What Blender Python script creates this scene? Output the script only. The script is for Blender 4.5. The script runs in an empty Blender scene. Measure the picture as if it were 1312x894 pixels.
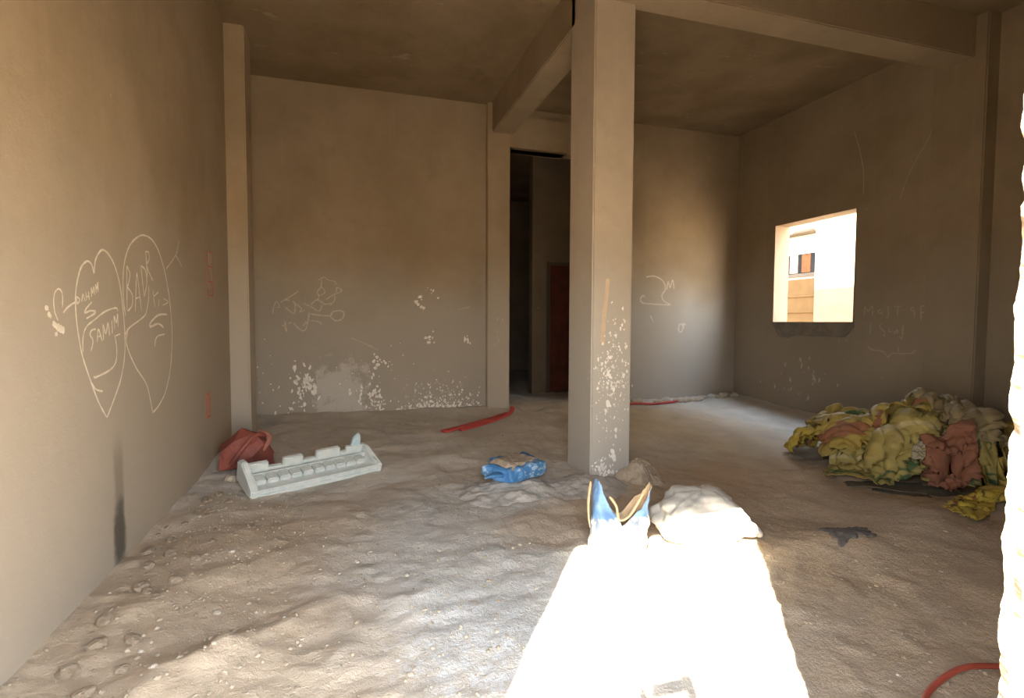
import bpy, bmesh, math, random
import numpy as np
from mathutils import Vector, Matrix, noise

random.seed(7)
SUN, SKY, EXPO = 6.0, 1.6, 3.85
SC = bpy.context.scene
COL = SC.collection
R = math.radians

# ------------------------------------------------------------------ dimensions (metres)
XL, XR, YB, ZC = -1.25, 6.6, 8.0, 4.66       # inner faces of the side walls, back wall, ceiling
FY0, FY1 = 0.36, 0.58                        # outer and inner face of the front wall
DX0, DX1, DZ = -0.503, 1.006, 2.2            # doorway in the front wall
CX0, CX1, CY0, CY1 = 2.11, 2.51, 4.42, 4.95  # column

# ------------------------------------------------------------------ helpers
def tag(o, label=None, cat=None, group=None, kind=None):
    if label: o['label'] = label
    if cat: o['category'] = cat
    if group: o['group'] = group
    if kind: o['kind'] = kind
    return o

def link(name, me, mats, parent=None, smooth=False):
    if not isinstance(mats, (list, tuple)): mats = [mats]
    for m in mats: me.materials.append(m)
    if smooth:
        me.polygons.foreach_set('use_smooth', [True]*len(me.polygons))
    o = bpy.data.objects.new(name, me)
    COL.objects.link(o)
    if parent: o.parent = parent
    return o

def from_bm(name, bm, mats, parent=None, smooth=False):
    bmesh.ops.recalc_face_normals(bm, faces=bm.faces)
    me = bpy.data.meshes.new(name)
    bm.to_mesh(me); bm.free()
    return link(name, me, mats, parent, smooth)

def empty(name, loc=(0, 0, 0), rz=0):
    o = bpy.data.objects.new(name, None); COL.objects.link(o)
    o.location = loc; o.rotation_euler = (0, 0, rz)
    o.empty_display_size = .1
    return o

def box(bm, x0, x1, y0, y1, z0, z1, cuts=None):
    """axis aligned box; cuts = largest edge length"""
    vs = [bm.verts.new((x, y, z)) for x in (x0, x1) for y in (y0, y1) for z in (z0, z1)]
    F = [(0, 1, 3, 2), (4, 6, 7, 5), (0, 4, 5, 1), (2, 3, 7, 6), (0, 2, 6, 4), (1, 5, 7, 3)]
    fs = [bm.faces.new([vs[i] for i in f]) for f in F]
    return vs, fs

def grid_mesh(P, closed_u=False):
    """P: array (nu, nv, 3) -> mesh with uv"""
    nu, nv = P.shape[:2]
    vs = P.reshape(-1, 3).tolist()
    fs = []
    for i in range(nu - (0 if closed_u else 1)):
        i2 = (i+1) % nu
        for j in range(nv-1):
            fs.append((i*nv+j, i2*nv+j, i2*nv+j+1, i*nv+j+1))
    me = bpy.data.meshes.new('m')
    me.from_pydata(vs, [], fs)
    uv = me.uv_layers.new(name='UVMap')
    for l in me.loops:
        i, j = divmod(l.vertex_index, nv)
        uv.data[l.index].uv = (i/(nu-1), j/(nv-1))
    return me

def tube(bm, pts, r, seg=8, squash=1.0):
    pts = [Vector(p) for p in pts]
    rings = []
    for i, p in enumerate(pts):
        t = (pts[min(i+1, len(pts)-1)] - pts[max(i-1, 0)]).normalized()
        up = Vector((0, 0, 1)) if abs(t.z) < .9 else Vector((1, 0, 0))
        s = t.cross(up).normalized(); u = s.cross(t).normalized()
        rr = r[i] if isinstance(r, (list, tuple)) else r
        rings.append([bm.verts.new(p + s*rr*math.cos(a) + u*rr*squash*math.sin(a)) for a in [2*math.pi*k/seg for k in range(seg)]])
    for a, b in zip(rings, rings[1:]):
        for k in range(seg):
            bm.faces.new((a[k], a[(k+1) % seg], b[(k+1) % seg], b[k]))
    bm.faces.new(rings[0][::-1]); bm.faces.new(rings[-1])

def spline(pts, n):
    """Catmull-Rom through pts"""
    pts = [Vector(p) for p in pts]
    out = []
    for i in range(len(pts)-1):
        p0, p1, p2, p3 = pts[max(i-1, 0)], pts[i], pts[i+1], pts[min(i+2, len(pts)-1)]
        for k in range(n):
            t = k/n
            out.append(.5*((2*p1)+(p2-p0)*t+(2*p0-5*p1+4*p2-p3)*t*t+(3*p1-p0-3*p2+p3)*t**3))
    out.append(pts[-1])
    return out

def fbm(x, y, z=0., o=4):
    return noise.fractal(Vector((x, y, z)), 1.0, 2.0, o)

# ------------------------------------------------------------------ materials
class NT:
    def __init__(s, name):
        s.m = bpy.data.materials.new(name); s.m.use_nodes = True
        s.t = s.m.node_tree; s.t.nodes.clear()
        s.out = s.n('ShaderNodeOutputMaterial'); s.b = s.n('ShaderNodeBsdfPrincipled')
        s.t.links.new(s.b.outputs[0], s.out.inputs[0])
        s.b.inputs['Roughness'].default_value = .9
        s.b.inputs['Specular IOR Level'].default_value = .2
        s.co = s.n('ShaderNodeTexCoord').outputs['Object']
    def n(s, k, **kw):
        nd = s.t.nodes.new(k)
        for a, v in kw.items(): setattr(nd, a, v)
        return nd
    def l(s, a, b): s.t.links.new(a, b)
    def noise(s, scale, detail=4, rough=.55, vec=None, dist=0.):
        nd = s.n('ShaderNodeTexNoise'); nd.inputs['Scale'].default_value = scale
        nd.inputs['Detail'].default_value = detail; nd.inputs['Roughness'].default_value = rough
        nd.inputs['Distortion'].default_value = dist
        s.l(vec or s.co, nd.inputs['Vector']); return nd.outputs['Fac']
    def mapv(s, sc=(1, 1, 1), loc=(0, 0, 0), rot=(0, 0, 0), vec=None):
        nd = s.n('ShaderNodeMapping'); nd.inputs['Scale'].default_value = sc; nd.inputs['Location'].default_value = loc
        nd.inputs['Rotation'].default_value = rot
        s.l(vec or s.co, nd.inputs['Vector']); return nd.outputs[0]
    def ramp(s, fac, stops):
        nd = s.n('ShaderNodeValToRGB'); e = nd.color_ramp.elements
        while len(e) < len(stops): e.new(.5)
        for k, (p, c) in enumerate(stops):
            e[k].position = p; e[k].color = (*c, 1) if len(c) == 3 else c
        s.l(fac, nd.inputs[0]); return nd.outputs[0]
    def mr(s, v, a, b, c=0., d=1.):
        nd = s.n('ShaderNodeMapRange'); nd.interpolation_type = 'SMOOTHSTEP'
        for i, x in zip(('From Min', 'From Max', 'To Min', 'To Max'), (a, b, c, d)): nd.inputs[i].default_value = x
        s.l(v, nd.inputs['Value']); return nd.outputs[0]
    def math(s, op, a, b=None):
        nd = s.n('ShaderNodeMath', operation=op)
        for i, x in enumerate((a, b)):
            if x is None: continue
            if isinstance(x, (int, float)): nd.inputs[i].default_value = x
            else: s.l(x, nd.inputs[i])
        return nd.outputs[0]
    def mix(s, f, a, b, mode='MIX'):
        nd = s.n('ShaderNodeMix', data_type='RGBA', blend_type=mode)
        for i, x in ((0, f), (6, a), (7, b)):
            if isinstance(x, (int, float)): nd.inputs[i].default_value = x
            elif isinstance(x, tuple): nd.inputs[i].default_value = (*x, 1)
            else: s.l(x, nd.inputs[i])
        return nd.outputs[2]
    def sep(s, vec=None):
        nd = s.n('ShaderNodeSeparateXYZ'); s.l(vec or s.co, nd.inputs[0]); return nd.outputs
    def dist(s, c, sc=(1, 1, 1)):
        """0 at c, growing by 1 per unit of 1/sc"""
        v = s.mapv(sc=sc, loc=tuple(-a*b for a, b in zip(c, sc)))
        nd = s.n('ShaderNodeVectorMath', operation='LENGTH'); s.l(v, nd.inputs[0]); return nd.outputs['Value']
    def color(s, c):
        if isinstance(c, tuple): s.b.inputs['Base Color'].default_value = (*c, 1)
        else: s.l(c, s.b.inputs['Base Color'])
    def bump(s, h, strength=.4, dist=.01):
        nd = s.n('ShaderNodeBump'); nd.inputs['Strength'].default_value = strength; nd.inputs['Distance'].default_value = dist
        s.l(h, nd.inputs['Height']); s.l(nd.outputs[0], s.b.inputs['Normal'])
    def rough(s, r, spec=.2):
        s.b.inputs['Roughness'].default_value = r; s.b.inputs['Specular IOR Level'].default_value = spec
        return s.m

def simple(name, c1, c2, scale=6., rough=.85, bump=.3, bscale=40., spec=.2, bd=.004):
    t = NT(name)
    t.color(t.mix(t.mr(t.noise(scale), .35, .65), c1, c2))
    t.bump(t.noise(bscale, 5), bump, bd)
    return t.rough(rough, spec)

def plaster(name, c1, c2, stain=None, sandy=0.):
    t = NT(name)
    big = t.noise(.9, 5, .6)
    c = t.mix(t.mr(big, .3, .7), c1, c2)
    mid = t.noise(5.5, 5, .65, dist=.6)
    c = t.mix(t.mr(mid, .45, .75, 0, .22), c, tuple(x*.78 for x in c1))
    streak = t.noise(1.0, 4, .6, vec=t.mapv(sc=(7, 7, .5)))
    c = t.mix(t.mr(streak, .52, .75, 0, .16), c, tuple(min(1, x*1.22) for x in c2))
    # pale lime dots and dust dabs
    dots = t.noise(26, 2, .5)
    c = t.mix(t.mr(dots, .74, .80, 0, .35), c, (.62, .58, .52))
    if stain: c = stain(t, c)
    t.color(c)
    h = t.math('ADD', t.math('MULTIPLY', t.noise(3.2, 3), 1.0), t.math('MULTIPLY', t.noise(70, 6, .7), .30))
    t.bump(h, .38, .02)
    return t.rough(.92, .15)
C1, C2 = (.285, .218, .142), (.36, .282, .192)

def st_left(t, c):
    x, y, z = t.sep()
    e = t.math('ADD', z, t.math('MULTIPLY', t.noise(.7, 4), 1.3))
    c = t.mix(t.math('MULTIPLY', t.mr(e, 1.7, 3.4, 1, 0), .8), c, (.385, .345, .29))
    # old damp run below the chalk hearts and a darker handling band above the ground
    n = t.noise(9, 4)
    x, y, z = t.sep()
    wob = t.math('ADD', y, t.math('MULTIPLY', t.noise(2.5, 2), .10))
    d = t.math('ABSOLUTE', t.math('SUBTRACT', wob, 3.615))
    m = t.math('MULTIPLY', t.mr(d, .035, .10, 1, 0), t.mr(z, .55, .80, 1, 0))
    c = t.mix(t.math('MULTIPLY', m, .6), c, (.17, .15, .12))
    d2 = t.dist((XL, 3.56, .17), (1, 9.5, 4.2))
    m2 = t.mr(t.math('ADD', d2, t.math('MULTIPLY', n, .9)), .95, 1.5, 1, 0)
    c = t.mix(t.math('MULTIPLY', m2, .85), c, (.085, .075, .06))
    return c
def st_back(t, c):
    n = t.math('ADD', t.math('MULTIPLY', t.noise(5, 4, .7), .7), t.math('MULTIPLY', t.noise(32, 4, .7), .5))
    d = t.dist((-.08, YB, .40), (2.7, 1, 2.2))
    d = t.math('ADD', d, t.math('MULTIPLY', t.math('SUBTRACT', t.noise(4.5, 5, .65), .5), 3.2))
    m = t.mr(t.math('ADD', d, t.math('MULTIPLY', t.math('SUBTRACT', t.noise(32, 4, .7), .5), 1.0)), .55, 1.15, 1, 0)
    c = t.mix(m, c, (.88, .85, .80))
    x, y, z = t.sep()
    # greyer towards the bottom, fading out upwards along an uneven edge
    e = t.math('ADD', z, t.math('MULTIPLY', t.noise(.8, 4), 1.1))
    g = t.mr(e, 1.9, 3.0, 1, 0)
    return t.mix(t.math('MULTIPLY', g, .75), c, (.40, .375, .335))
def st_right(t, c):
    x, y, z = t.sep()
    e = t.math('ADD', z, t.math('MULTIPLY', t.noise(.8, 4), 1.1))
    g = t.mr(e, 1.9, 3.2, 1, 0)
    return t.mix(t.math('MULTIPLY', g, .5), c, (.32, .30, .265))
def st_col(t, c):
    x, y, z = t.sep()
    e = t.math('ADD', z, t.math('MULTIPLY', t.noise(1.3, 4), .8))
    g = t.mr(e, 1.4, 2.6, 1, 0)
    return t.mix(t.math('MULTIPLY', g, .8), c, (.45, .44, .41))

M = {}
M['wall_left'] = plaster('plaster_left', tuple(a*1.06 for a in C1), tuple(a*1.06 for a in C2), st_left)
M['wall_back'] = plaster('plaster_back', C1, C2, st_back)
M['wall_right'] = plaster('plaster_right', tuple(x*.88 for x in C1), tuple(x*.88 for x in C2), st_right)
def st_pillar(t, c):
    x, y, z = t.sep()
    e = t.math('ADD', z, t.math('MULTIPLY', t.noise(.9, 4), 1.2))
    return t.mix(t.math('MULTIPLY', t.mr(e, 1.7, 3.4, 1, 0), .75), c, (.45, .42, .37))
M['wall'] = plaster('plaster', C1, C2)
M['pillar'] = plaster('plaster_pillar', tuple(a*1.1 for a in C1), tuple(a*1.1 for a in C2), st_pillar)
M['bare'] = plaster('plaster_shade', (.13, .10, .072), (.18, .14, .10))  # back-room plaster, its colour darkened to stand for the shade there
M['wall_hole'] = simple('hole_lining', (.30, .225, .16), (.26, .20, .145), 4, .9, .3, 30)
M['column'] = plaster('plaster_column', (.40, .335, .26), (.47, .395, .31), st_col)
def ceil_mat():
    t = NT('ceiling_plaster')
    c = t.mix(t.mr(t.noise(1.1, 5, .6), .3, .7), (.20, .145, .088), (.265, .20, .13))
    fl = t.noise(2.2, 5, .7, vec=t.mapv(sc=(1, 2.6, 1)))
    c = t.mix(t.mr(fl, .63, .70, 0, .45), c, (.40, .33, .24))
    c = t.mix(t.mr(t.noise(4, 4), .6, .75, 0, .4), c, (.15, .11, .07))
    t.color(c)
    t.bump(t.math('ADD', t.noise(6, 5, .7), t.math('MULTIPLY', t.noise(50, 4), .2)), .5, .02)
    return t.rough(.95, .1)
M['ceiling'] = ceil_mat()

def floor_mat():
    t = NT('dusty_ground')
    x, y, z = t.sep()
    big = t.noise(.75, 5, .6, dist=.4)
    brown = t.mix(t.mr(t.noise(1.6, 5, .6), .3, .7), (.48, .38, .275), (.58, .47, .35))
    grey = t.mix(t.mr(t.noise(2.2, 5, .6), .3, .7), (.55, .525, .475), (.66, .63, .575))
    # cement dust: the worked strip around the column and towards the back of the room
    a = t.mr(t.math('ADD', t.dist((.95, 3.5, 0), (.85, .50, 0)), t.math('MULTIPLY', big, 1.1)), .95, 1.75, 1, 0)
    b = t.mr(t.math('ADD', y, t.math('MULTIPLY', big, 1.6)), 4.6, 6.0, 0, .95)
    g = t.math('MAXIMUM', a, b)
    sand = t.mr(t.math('ADD', t.dist((1.8, 3.55, 0), (1.0, 1.9, 0)), t.math('MULTIPLY', t.noise(3, 4), .7)), .9, 1.4, 1, 0)
    g = t.math('MULTIPLY', g, t.math('SUBTRACT', 1.0, t.math('MULTIPLY', sand, .8)))
    c = t.mix(g, brown, grey)
    c = t.mix(t.mr(t.noise(3.4, 6, .7), .58, .74, 0, .5), c, (.36, .295, .225))       # damp scuffs
    c = t.mix(t.mr(t.noise(9, 5, .7), .56, .74, 0, .30), c, (.56, .50, .42))        # pale dust
    # spilled lime around the middle of the strip
    ld = t.mr(t.dist((.55, 2.35, 0), (1.35, 1.15, 0)), .25, 1.05, 1, 0)
    lime = t.mr(t.math('ADD', t.noise(24, 6, .8), t.math('MULTIPLY', ld, .22)), .66, .80, 0, 1)
    c = t.mix(t.math('MULTIPLY', lime, t.math('MULTIPLY', ld, .75)), c, (.66, .65, .63))
    t.color(c)
    h = t.math('ADD', t.noise(7, 6, .7), t.math('ADD', t.math('MULTIPLY', t.noise(38, 6, .75), .45), t.math('MULTIPLY', t.noise(120, 3, .6), .15)))
    t.bump(h, .7, .04)
    return t.rough(.97, .08)
M['floor'] = floor_mat()
M['ground'] = simple('sunbaked_ground', (.50, .36, .22), (.58, .43, .27), 1.2, .95, .4, 20)
M['chalk'] = simple('chalk', (.74, .68, .59), (.62, .56, .47), 30, .95, .2, 60)
M['chalk_faint'] = simple('chalk_faint', (.60, .53, .45), (.47, .41, .34), 40, .95, .2, 60)
M['chalk_ghost'] = simple('chalk_ghost', (.43, .37, .29), (.36, .31, .245), 40, .95, .2, 60)
M['lime'] = simple('lime_splash', (.88, .86, .82), (.72, .69, .64), 18, .95, .3, 60)
M['lime_dim'] = simple('lime_splash_dim', (.50, .47, .41), (.42, .39, .33), 18, .95, .3, 60)
M['mortar'] = simple('mortar', (.42, .40, .365), (.50, .475, .435), 7, .95, .5, 28, .1, .02)
M['mortar_sand'] = simple('sandy_mortar', (.40, .33, .25), (.48, .40, .31), 7, .95, .8, 28, .1, .02)
M['smear'] = simple('tan_smear', (.58, .47, .34), (.52, .42, .31), 18, .95, .3, 60)
M['mortar_dark'] = simple('mortar_dark', (.20, .18, .15), (.25, .225, .19), 7, .95, .8, 28, .1, .02)
M['red_box'] = simple('red_plastic', (.46, .09, .05), (.38, .075, .04), 9, .55, .1, 40, .4)
M['grey_plug'] = simple('grey_filling', (.42, .36, .29), (.36, .30, .24), 9, .9, .3, 40)
M['eps'] = simple('foam_white', (.66, .69, .67), (.56, .62, .61), 14, .8, .35, 160, .3, .003)
M['eps_blue'] = simple('foam_blue_tint', (.42, .58, .64), (.52, .63, .66), 14, .8, .3, 160, .3, .003)
M['dark_red'] = simple('dark_red_plastic', (.27, .075, .055), (.17, .05, .04), 5, .6, .5, 25, .4, .006)
M['pale_red'] = simple('pale_red_edge', (.34, .15, .12), (.26, .10, .08), 9, .8, .4, 40)
M['conduit'] = simple('red_conduit', (.52, .075, .06), (.40, .055, .05), 8, .6, .2, 60, .35)
M['cable'] = simple('red_cable', (.42, .085, .05), (.36, .07, .045), 8, .6, .1, 60, .35)
M['blue_film'] = None
M['pebble'] = simple('pebble', (.46, .385, .29), (.30, .24, .17), 3, .95, .4, 60)
M['clod'] = simple('clod_dirt', (.40, .32, .235), (.30, .235, .17), 9, .95, .8, 30, .1, .02)
M['stone_white'] = simple('pale_stone', (.52, .46, .38), (.40, .345, .275), 8, .95, .5, 60)
M['rust_door'] = simple('red_brown_paint', (.10, .026, .016), (.07, .02, .013), 5, .7, .3, 30)
M['cardboard'] = simple('dark_board', (.16, .145, .115), (.11, .10, .08), 6, .9, .3, 40)
M['black_cloth'] = simple('black_scrap', (.13, .12, .115), (.19, .175, .16), 20, .95, .7, 60)
M['house_wall'] = simple('house_render', (.62, .54, .43), (.56, .48, .38), 2, .9, .2, 30)
M['white_wall'] = simple('pale_render', (.36, .265, .165), (.32, .235, .145), 2, .9, .2, 30)
M['shutter'] = simple('brown_shutter', (.105, .058, .021), (.09, .05, .018), 3, 1.0, .1, 30)
M['slab'] = simple('concrete_slab', (.085, .065, .045), (.07, .055, .04), 3, .9, .2, 30)
M['dark_glass'] = simple('dark_window', (.012, .012, .012), (.02, .02, .02), 2, .9, .0, 30, .05)
M['cloth_orange'] = simple('orange_curtain', (.12, .045, .014), (.10, .035, .010), 6, .9, .1, 30)
M['tan_inside'] = simple('kraft_paper', (.58, .43, .27), (.50, .36, .22), 9, .9, .4, 40)

def film_mat(name, c1, c2, cw, zsplit=None):
    """printed paper or plastic of a cement bag; zsplit: blue above, pale below with printed rows"""
    t = NT(name)
    x, y, z = t.sep()
    blue = t.mix(t.mr(t.noise(5, 4), .35, .65), c1, c2)
    rows = t.noise(1, 2, .5, vec=t.mapv(sc=(34, 34, 16)))
    white = t.mix(t.mr(t.noise(7, 4), .4, .6), cw, tuple(a*.88 for a in cw))
    if zsplit is not None:
        zz = t.math('ADD', z, t.math('MULTIPLY', t.noise(4, 3), .05))
        band = t.mr(zz, zsplit-.012, zsplit+.012, 0, 1)
        mk = t.math('MULTIPLY', t.mr(rows, .52, .56, 0, 1), t.mr(z, .05, .17, .15, .8))
        low = t.mix(mk, white, tuple(a*.6+.05 for a in c1))
        c = t.mix(band, low, blue)
    else:
        mk = t.math('MULTIPLY', t.mr(t.noise(1, 3, .6, vec=t.mapv(sc=(20, 20, 30))), .50, .57, 0, 1), t.mr(t.noise(3.2, 2), .44, .54, 0, .85))
        c = t.mix(mk, blue, cw)
    c = t.mix(t.mr(t.noise(11, 5, .7), .6, .75, 0, .4), c, (.46, .41, .33))
    t.color(c); t.bump(t.noise(13, 5, .65), .5, .02)
    return t.rough(.5, .4)
M['blue_film'] = film_mat('blue_bag_film', (.06, .19, .42), (.10, .27, .52), (.45, .60, .74))
M['bag_paper'] = film_mat('cement_bag_paper', (.10, .21, .42), (.14, .27, .48), (.72, .70, .62), .235)

def woven(name, c1, c2, stripes=(), printc=None, dirt=.35, pscale=9., pthr=.60):
    """woven polypropylene: uv stripes (u0, u1, colour), a printed patch and grime"""
    t = NT(name)
    uvn = t.n('ShaderNodeTexCoord').outputs['UV']
    u, v, _ = t.sep(uvn)
    c = t.mix(t.mr(t.noise(3, 4), .35, .65), c1, c2)
    for a, b, sc in stripes:
        v2 = t.math('ADD', v, t.math('MULTIPLY', t.math('SUBTRACT', t.noise(3.5, 2), .5), .10))
        m = t.math('MULTIPLY', t.mr(v2, a-.006, a+.006, 0, 1), t.mr(v2, b-.006, b+.006, 1, 0))
        c = t.mix(t.math('MULTIPLY', m, .9), c, sc)
    if printc:
        m = t.mr(t.noise(pscale, 3, .6, vec=t.mapv(sc=(1.6, .8, 1), vec=uvn)), pthr, pthr+.03, 0, .85)
        c = t.mix(m, c, printc)
    c = t.mix(t.mr(t.noise(6, 5, .7), .5, .78, 0, dirt), c, (.24, .19, .12))
    t.color(c)
    w = t.n('ShaderNodeTexChecker'); w.inputs['Scale'].default_value = 420; t.l(uvn, w.inputs['Vector'])
    t.bump(t.math('ADD', t.noise(16, 5, .65), t.math('MULTIPLY', w.outputs['Fac'], .05)), .55, .02)
    return t.rough(.62, .3)

# ------------------------------------------------------------------ the ground inside: packed dirt, raised towards the back
def zbase(x, y):
    k = min(max((y-5.0)/3.0, 0), 1)
    return -.06 + .15*k

def zf(x, y, fine=True):
    z = zbase(x, y)
    z += .028*fbm(x*.9+3, y*.9, 2.1, 3)
    # heaps of swept rubble along the foot of the wall with the hearts
    d = x - XL
    heap = math.exp(-((d-.28)/.42)**2) * (.5+.5*fbm(x*.7, y*.9, 7., 3)) * .085
    z += heap * (1 if y < 5 else max(0, 1-(y-5)/1.0))
    # trodden ridge running away from that wall
    r = y - (2.15 + .75*(x+1.0))
    z += .075*math.exp(-(r/.14)**2) * max(0, 1-abs(x+.55)/.75) * (.7+.6*fbm(x*4, y*4, 3., 3))
    r = y - (3.0 + .9*(x+1.0))
    z += .045*math.exp(-(r/.12)**2) * max(0, 1-abs(x+.65)/.6) * (.7+.6*fbm(x*4, y*4, 6., 3))
    # low bank in front of the heap of sacks
    if 2.6 < x < 6.6:
        yb = 2.75 + .12*math.sin(x*3.1) + .10*(x-4)
        z += .075*math.exp(-((y-yb)/.26)**2) * min(1, (x-2.6)/.6)
        z -= .03*math.exp(-((y-yb-.55)/.3)**2) * min(1, (x-2.6)/.6)
    # drifts against the walls
    z += .05*math.exp(-d/.14)
    z += .07*math.exp(-(XR-x)/.25)
    if y < YB: z += .03*math.exp(-(YB-y)/.12)
    # dust round the column
    cxm, cym = max(CX0, min(x, CX1)), max(CY0, min(y, CY1))
    dc = math.hypot(x-cxm, y-cym)
    z += .07*math.exp(-(dc/.22)**2)*(.6+.4*fbm(x*5, y*5, 1., 3))
    if fine:
        z += .020*fbm(x*3.1, y*3.1, 5., 4)
        z += .018*abs(fbm(x*6.3, y*6.3, 9., 4))
    return z

def axis(a, b, f):
    out = [a]
    while out[-1] < b: out.append(out[-1]+f(out[-1]))
    out[-1] = b
    return out
def make_floor():
    xs = axis(XL-.05, XR+.05, lambda x: .028 if x < 3.2 else .05)
    ys = axis(FY0, 14.2, lambda y: .024 if y < 3.2 else (.035 if y < 5.5 else (.06 if y < 8.4 else .25)))
    nx, ny = len(xs), len(ys)
    P = np.zeros((nx, ny, 3))
    for i, x in enumerate(xs):
        for j, y in enumerate(ys):
            P[i, j] = (x, y, zf(x, y))
    # skirt
    Q = np.concatenate([P[:1], P, P[-1:]], 0); Q[0, :, 2] = Q[-1, :, 2] = -.4
    Q = np.concatenate([Q[:, :1], Q, Q[:, -1:]], 1); Q[:, 0, 2] = Q[:, -1, 2] = -.4
    o = link('floor', grid_mesh(Q), M['floor'], None, True)
    return tag(o, 'uneven dirt floor covered with dust, cement powder and crumbs', 'floor', None, 'structure')
make_floor()

g = bmesh.new(); box(g, -40, 45, -40, 45, -.6, -.27)
tag(from_bm('ground', g, M['ground']), 'sunlit bare earth outside the building', 'ground', None, 'structure')

# ------------------------------------------------------------------ walls, ceiling, beams
def S(name, bm, m, label, cat, parent=None):
    o = from_bm(name, bm, m, parent)
    return tag(o, label, cat, None, 'structure')

bm = bmesh.new()                                            # side wall with the doorway by the back corner
T = .22
LDY0, LDY1, LDZ = 7.25, 7.97, 2.62
box(bm, XL-T, XL, FY0, LDY0, -.3, ZC); box(bm, XL-T, XL, LDY0, LDY1, LDZ, ZC); box(bm, XL-T, XL, LDY1, YB+.2, -.3, ZC)
wl = S('wall_left', bm, M['wall_left'], 'long plastered wall with chalk hearts and a dark damp run', 'wall')
bm = bmesh.new()                                            # unlit room behind that doorway
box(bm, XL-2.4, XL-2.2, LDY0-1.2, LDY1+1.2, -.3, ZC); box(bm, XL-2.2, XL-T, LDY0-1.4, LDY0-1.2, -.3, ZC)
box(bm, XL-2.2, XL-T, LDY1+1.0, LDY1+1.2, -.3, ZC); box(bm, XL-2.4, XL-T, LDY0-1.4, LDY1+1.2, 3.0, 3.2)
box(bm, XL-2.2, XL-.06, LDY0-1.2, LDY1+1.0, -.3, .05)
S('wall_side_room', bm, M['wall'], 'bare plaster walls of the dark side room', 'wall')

bm = bmesh.new()                                            # back wall with the tall opening
OX0, OX1, OZ = 2.05, 4.3, 4.04
box(bm, XL-T, OX0, YB, YB+.2, -.3, ZC); box(bm, OX0, OX1, YB, YB+.2, OZ, ZC); box(bm, OX1, XR+.27, YB, YB+.2, -.3, ZC)
wb = S('wall_back', bm, M['wall_back'], 'plastered back wall with scribbles and white lime splashes', 'wall')
bm = bmesh.new(); box(bm, 2.04, 2.385, YB-.12, YB+.22, -.2, ZC)
bmesh.ops.bevel(bm, geom=bm.edges[:], offset=.012, segments=2, affect='EDGES')
pil = S('pillar', bm, M['pillar'], 'slim plastered pillar beside the tall dark opening', 'pillar')
bm = bmesh.new(); box(bm, 2.385, 3.34, YB-.10, YB+.24, OZ, 4.5)
S('lintel', bm, M['wall'], 'short plastered lintel over the tall dark opening', 'lintel')

bm = bmesh.new()                                            # window wall
WY0, WY1, WZ0, WZ1 = 5.652, 7.11, 1.415, 2.97
box(bm, XR, XR+.27, FY0, WY0, -.3, ZC); box(bm, XR, XR+.27, WY1, YB+.2, -.3, ZC)
box(bm, XR, XR+.27, WY0, WY1, -.3, WZ0); box(bm, XR, XR+.27, WY0, WY1, WZ1, ZC)
box(bm, XR, XR+.27, FY0, YB+.2, ZC+.25, ZC+.95)  # unseen parapet, added to raise the shade line on the wall outside
wr = S('wall_right', bm, M['wall_right'], 'dim plastered wall around the small square window', 'wall')
bm = bmesh.new(); q = .012                                  # plastered lining of the window hole
box(bm, XR-.006, XR+.276, WY0, WY0+q, WZ0, WZ1); box(bm, XR-.006, XR+.276, WY1-q, WY1, WZ0, WZ1)
box(bm, XR-.006, XR+.276, WY0+q, WY1-q, WZ0, WZ0+q); box(bm, XR-.006, XR+.276, WY0+q, WY1-q, WZ1-q, WZ1)
S('window_1', bm, M['wall_hole'], 'unglazed square window hole with pale plastered sides', 'window')

def rough_block(bm, x0, x1, y0, y1, z0, z1, amp, step):
    """jamb block with a broken plaster edge on its x0 side"""
    nz = int((z1-z0)/step); ny = 14
    xs = [x0, x0+.004, x0+.012, x0+.03, x1]
    rows = []
    for k in range(nz+1):
        z = z0+(z1-z0)*k/nz
        ring = []
        for j in range(ny+1):
            y = y0+(y1-y0)*j/ny
            e = (j/ny)
            n = amp*(fbm(y*30, z*22, 3., 4)*(.35+.65*e) - (.9*abs(fbm(z*9, 1., 4., 3)) if j > ny-2 else 0))
            ring.append(bm.verts.new((x0 - n*.6, y, z)))
        for x in (x0+.02, x0+.05, x1):
            ring.append(bm.verts.new((x, y1+amp*.5*fbm(x*20, z*20, 1., 3)*(1 if x < x1 else 0), z)))
        ring.append(bm.verts.new((x1, y0, z)))
        rows.append(ring)
    n = len(rows[0])
    for a, b in zip(rows, rows[1:]):
        for k in range(n):
            bm.faces.new((a[k], a[(k+1) % n], b[(k+1) % n], b[k]))
    bm.faces.new(rows[0][::-1]); bm.faces.new(rows[-1])
bm = bmesh.new()                                            # front wall with the doorway the sun comes through
box(bm, XL-T, DX0, FY0, FY1, -.3, ZC+.4); box(bm, DX1+.1, XR+.27, FY0, FY1, -.3, ZC+.4); box(bm, DX0, DX1+.1, FY0, FY1, DZ, ZC+.4)
rough_block(bm, DX1, DX1+.1, FY0, FY1, -.3, DZ, .02, .007)
S('wall_front', bm, M['wall'], 'front wall with the doorway and its rough sunlit plaster edge', 'wall')

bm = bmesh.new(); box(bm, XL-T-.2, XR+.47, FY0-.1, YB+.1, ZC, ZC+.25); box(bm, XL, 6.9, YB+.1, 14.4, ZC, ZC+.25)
S('ceiling', bm, M['ceiling'], 'dark bare concrete ceiling with paler smears', 'ceiling')

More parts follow.
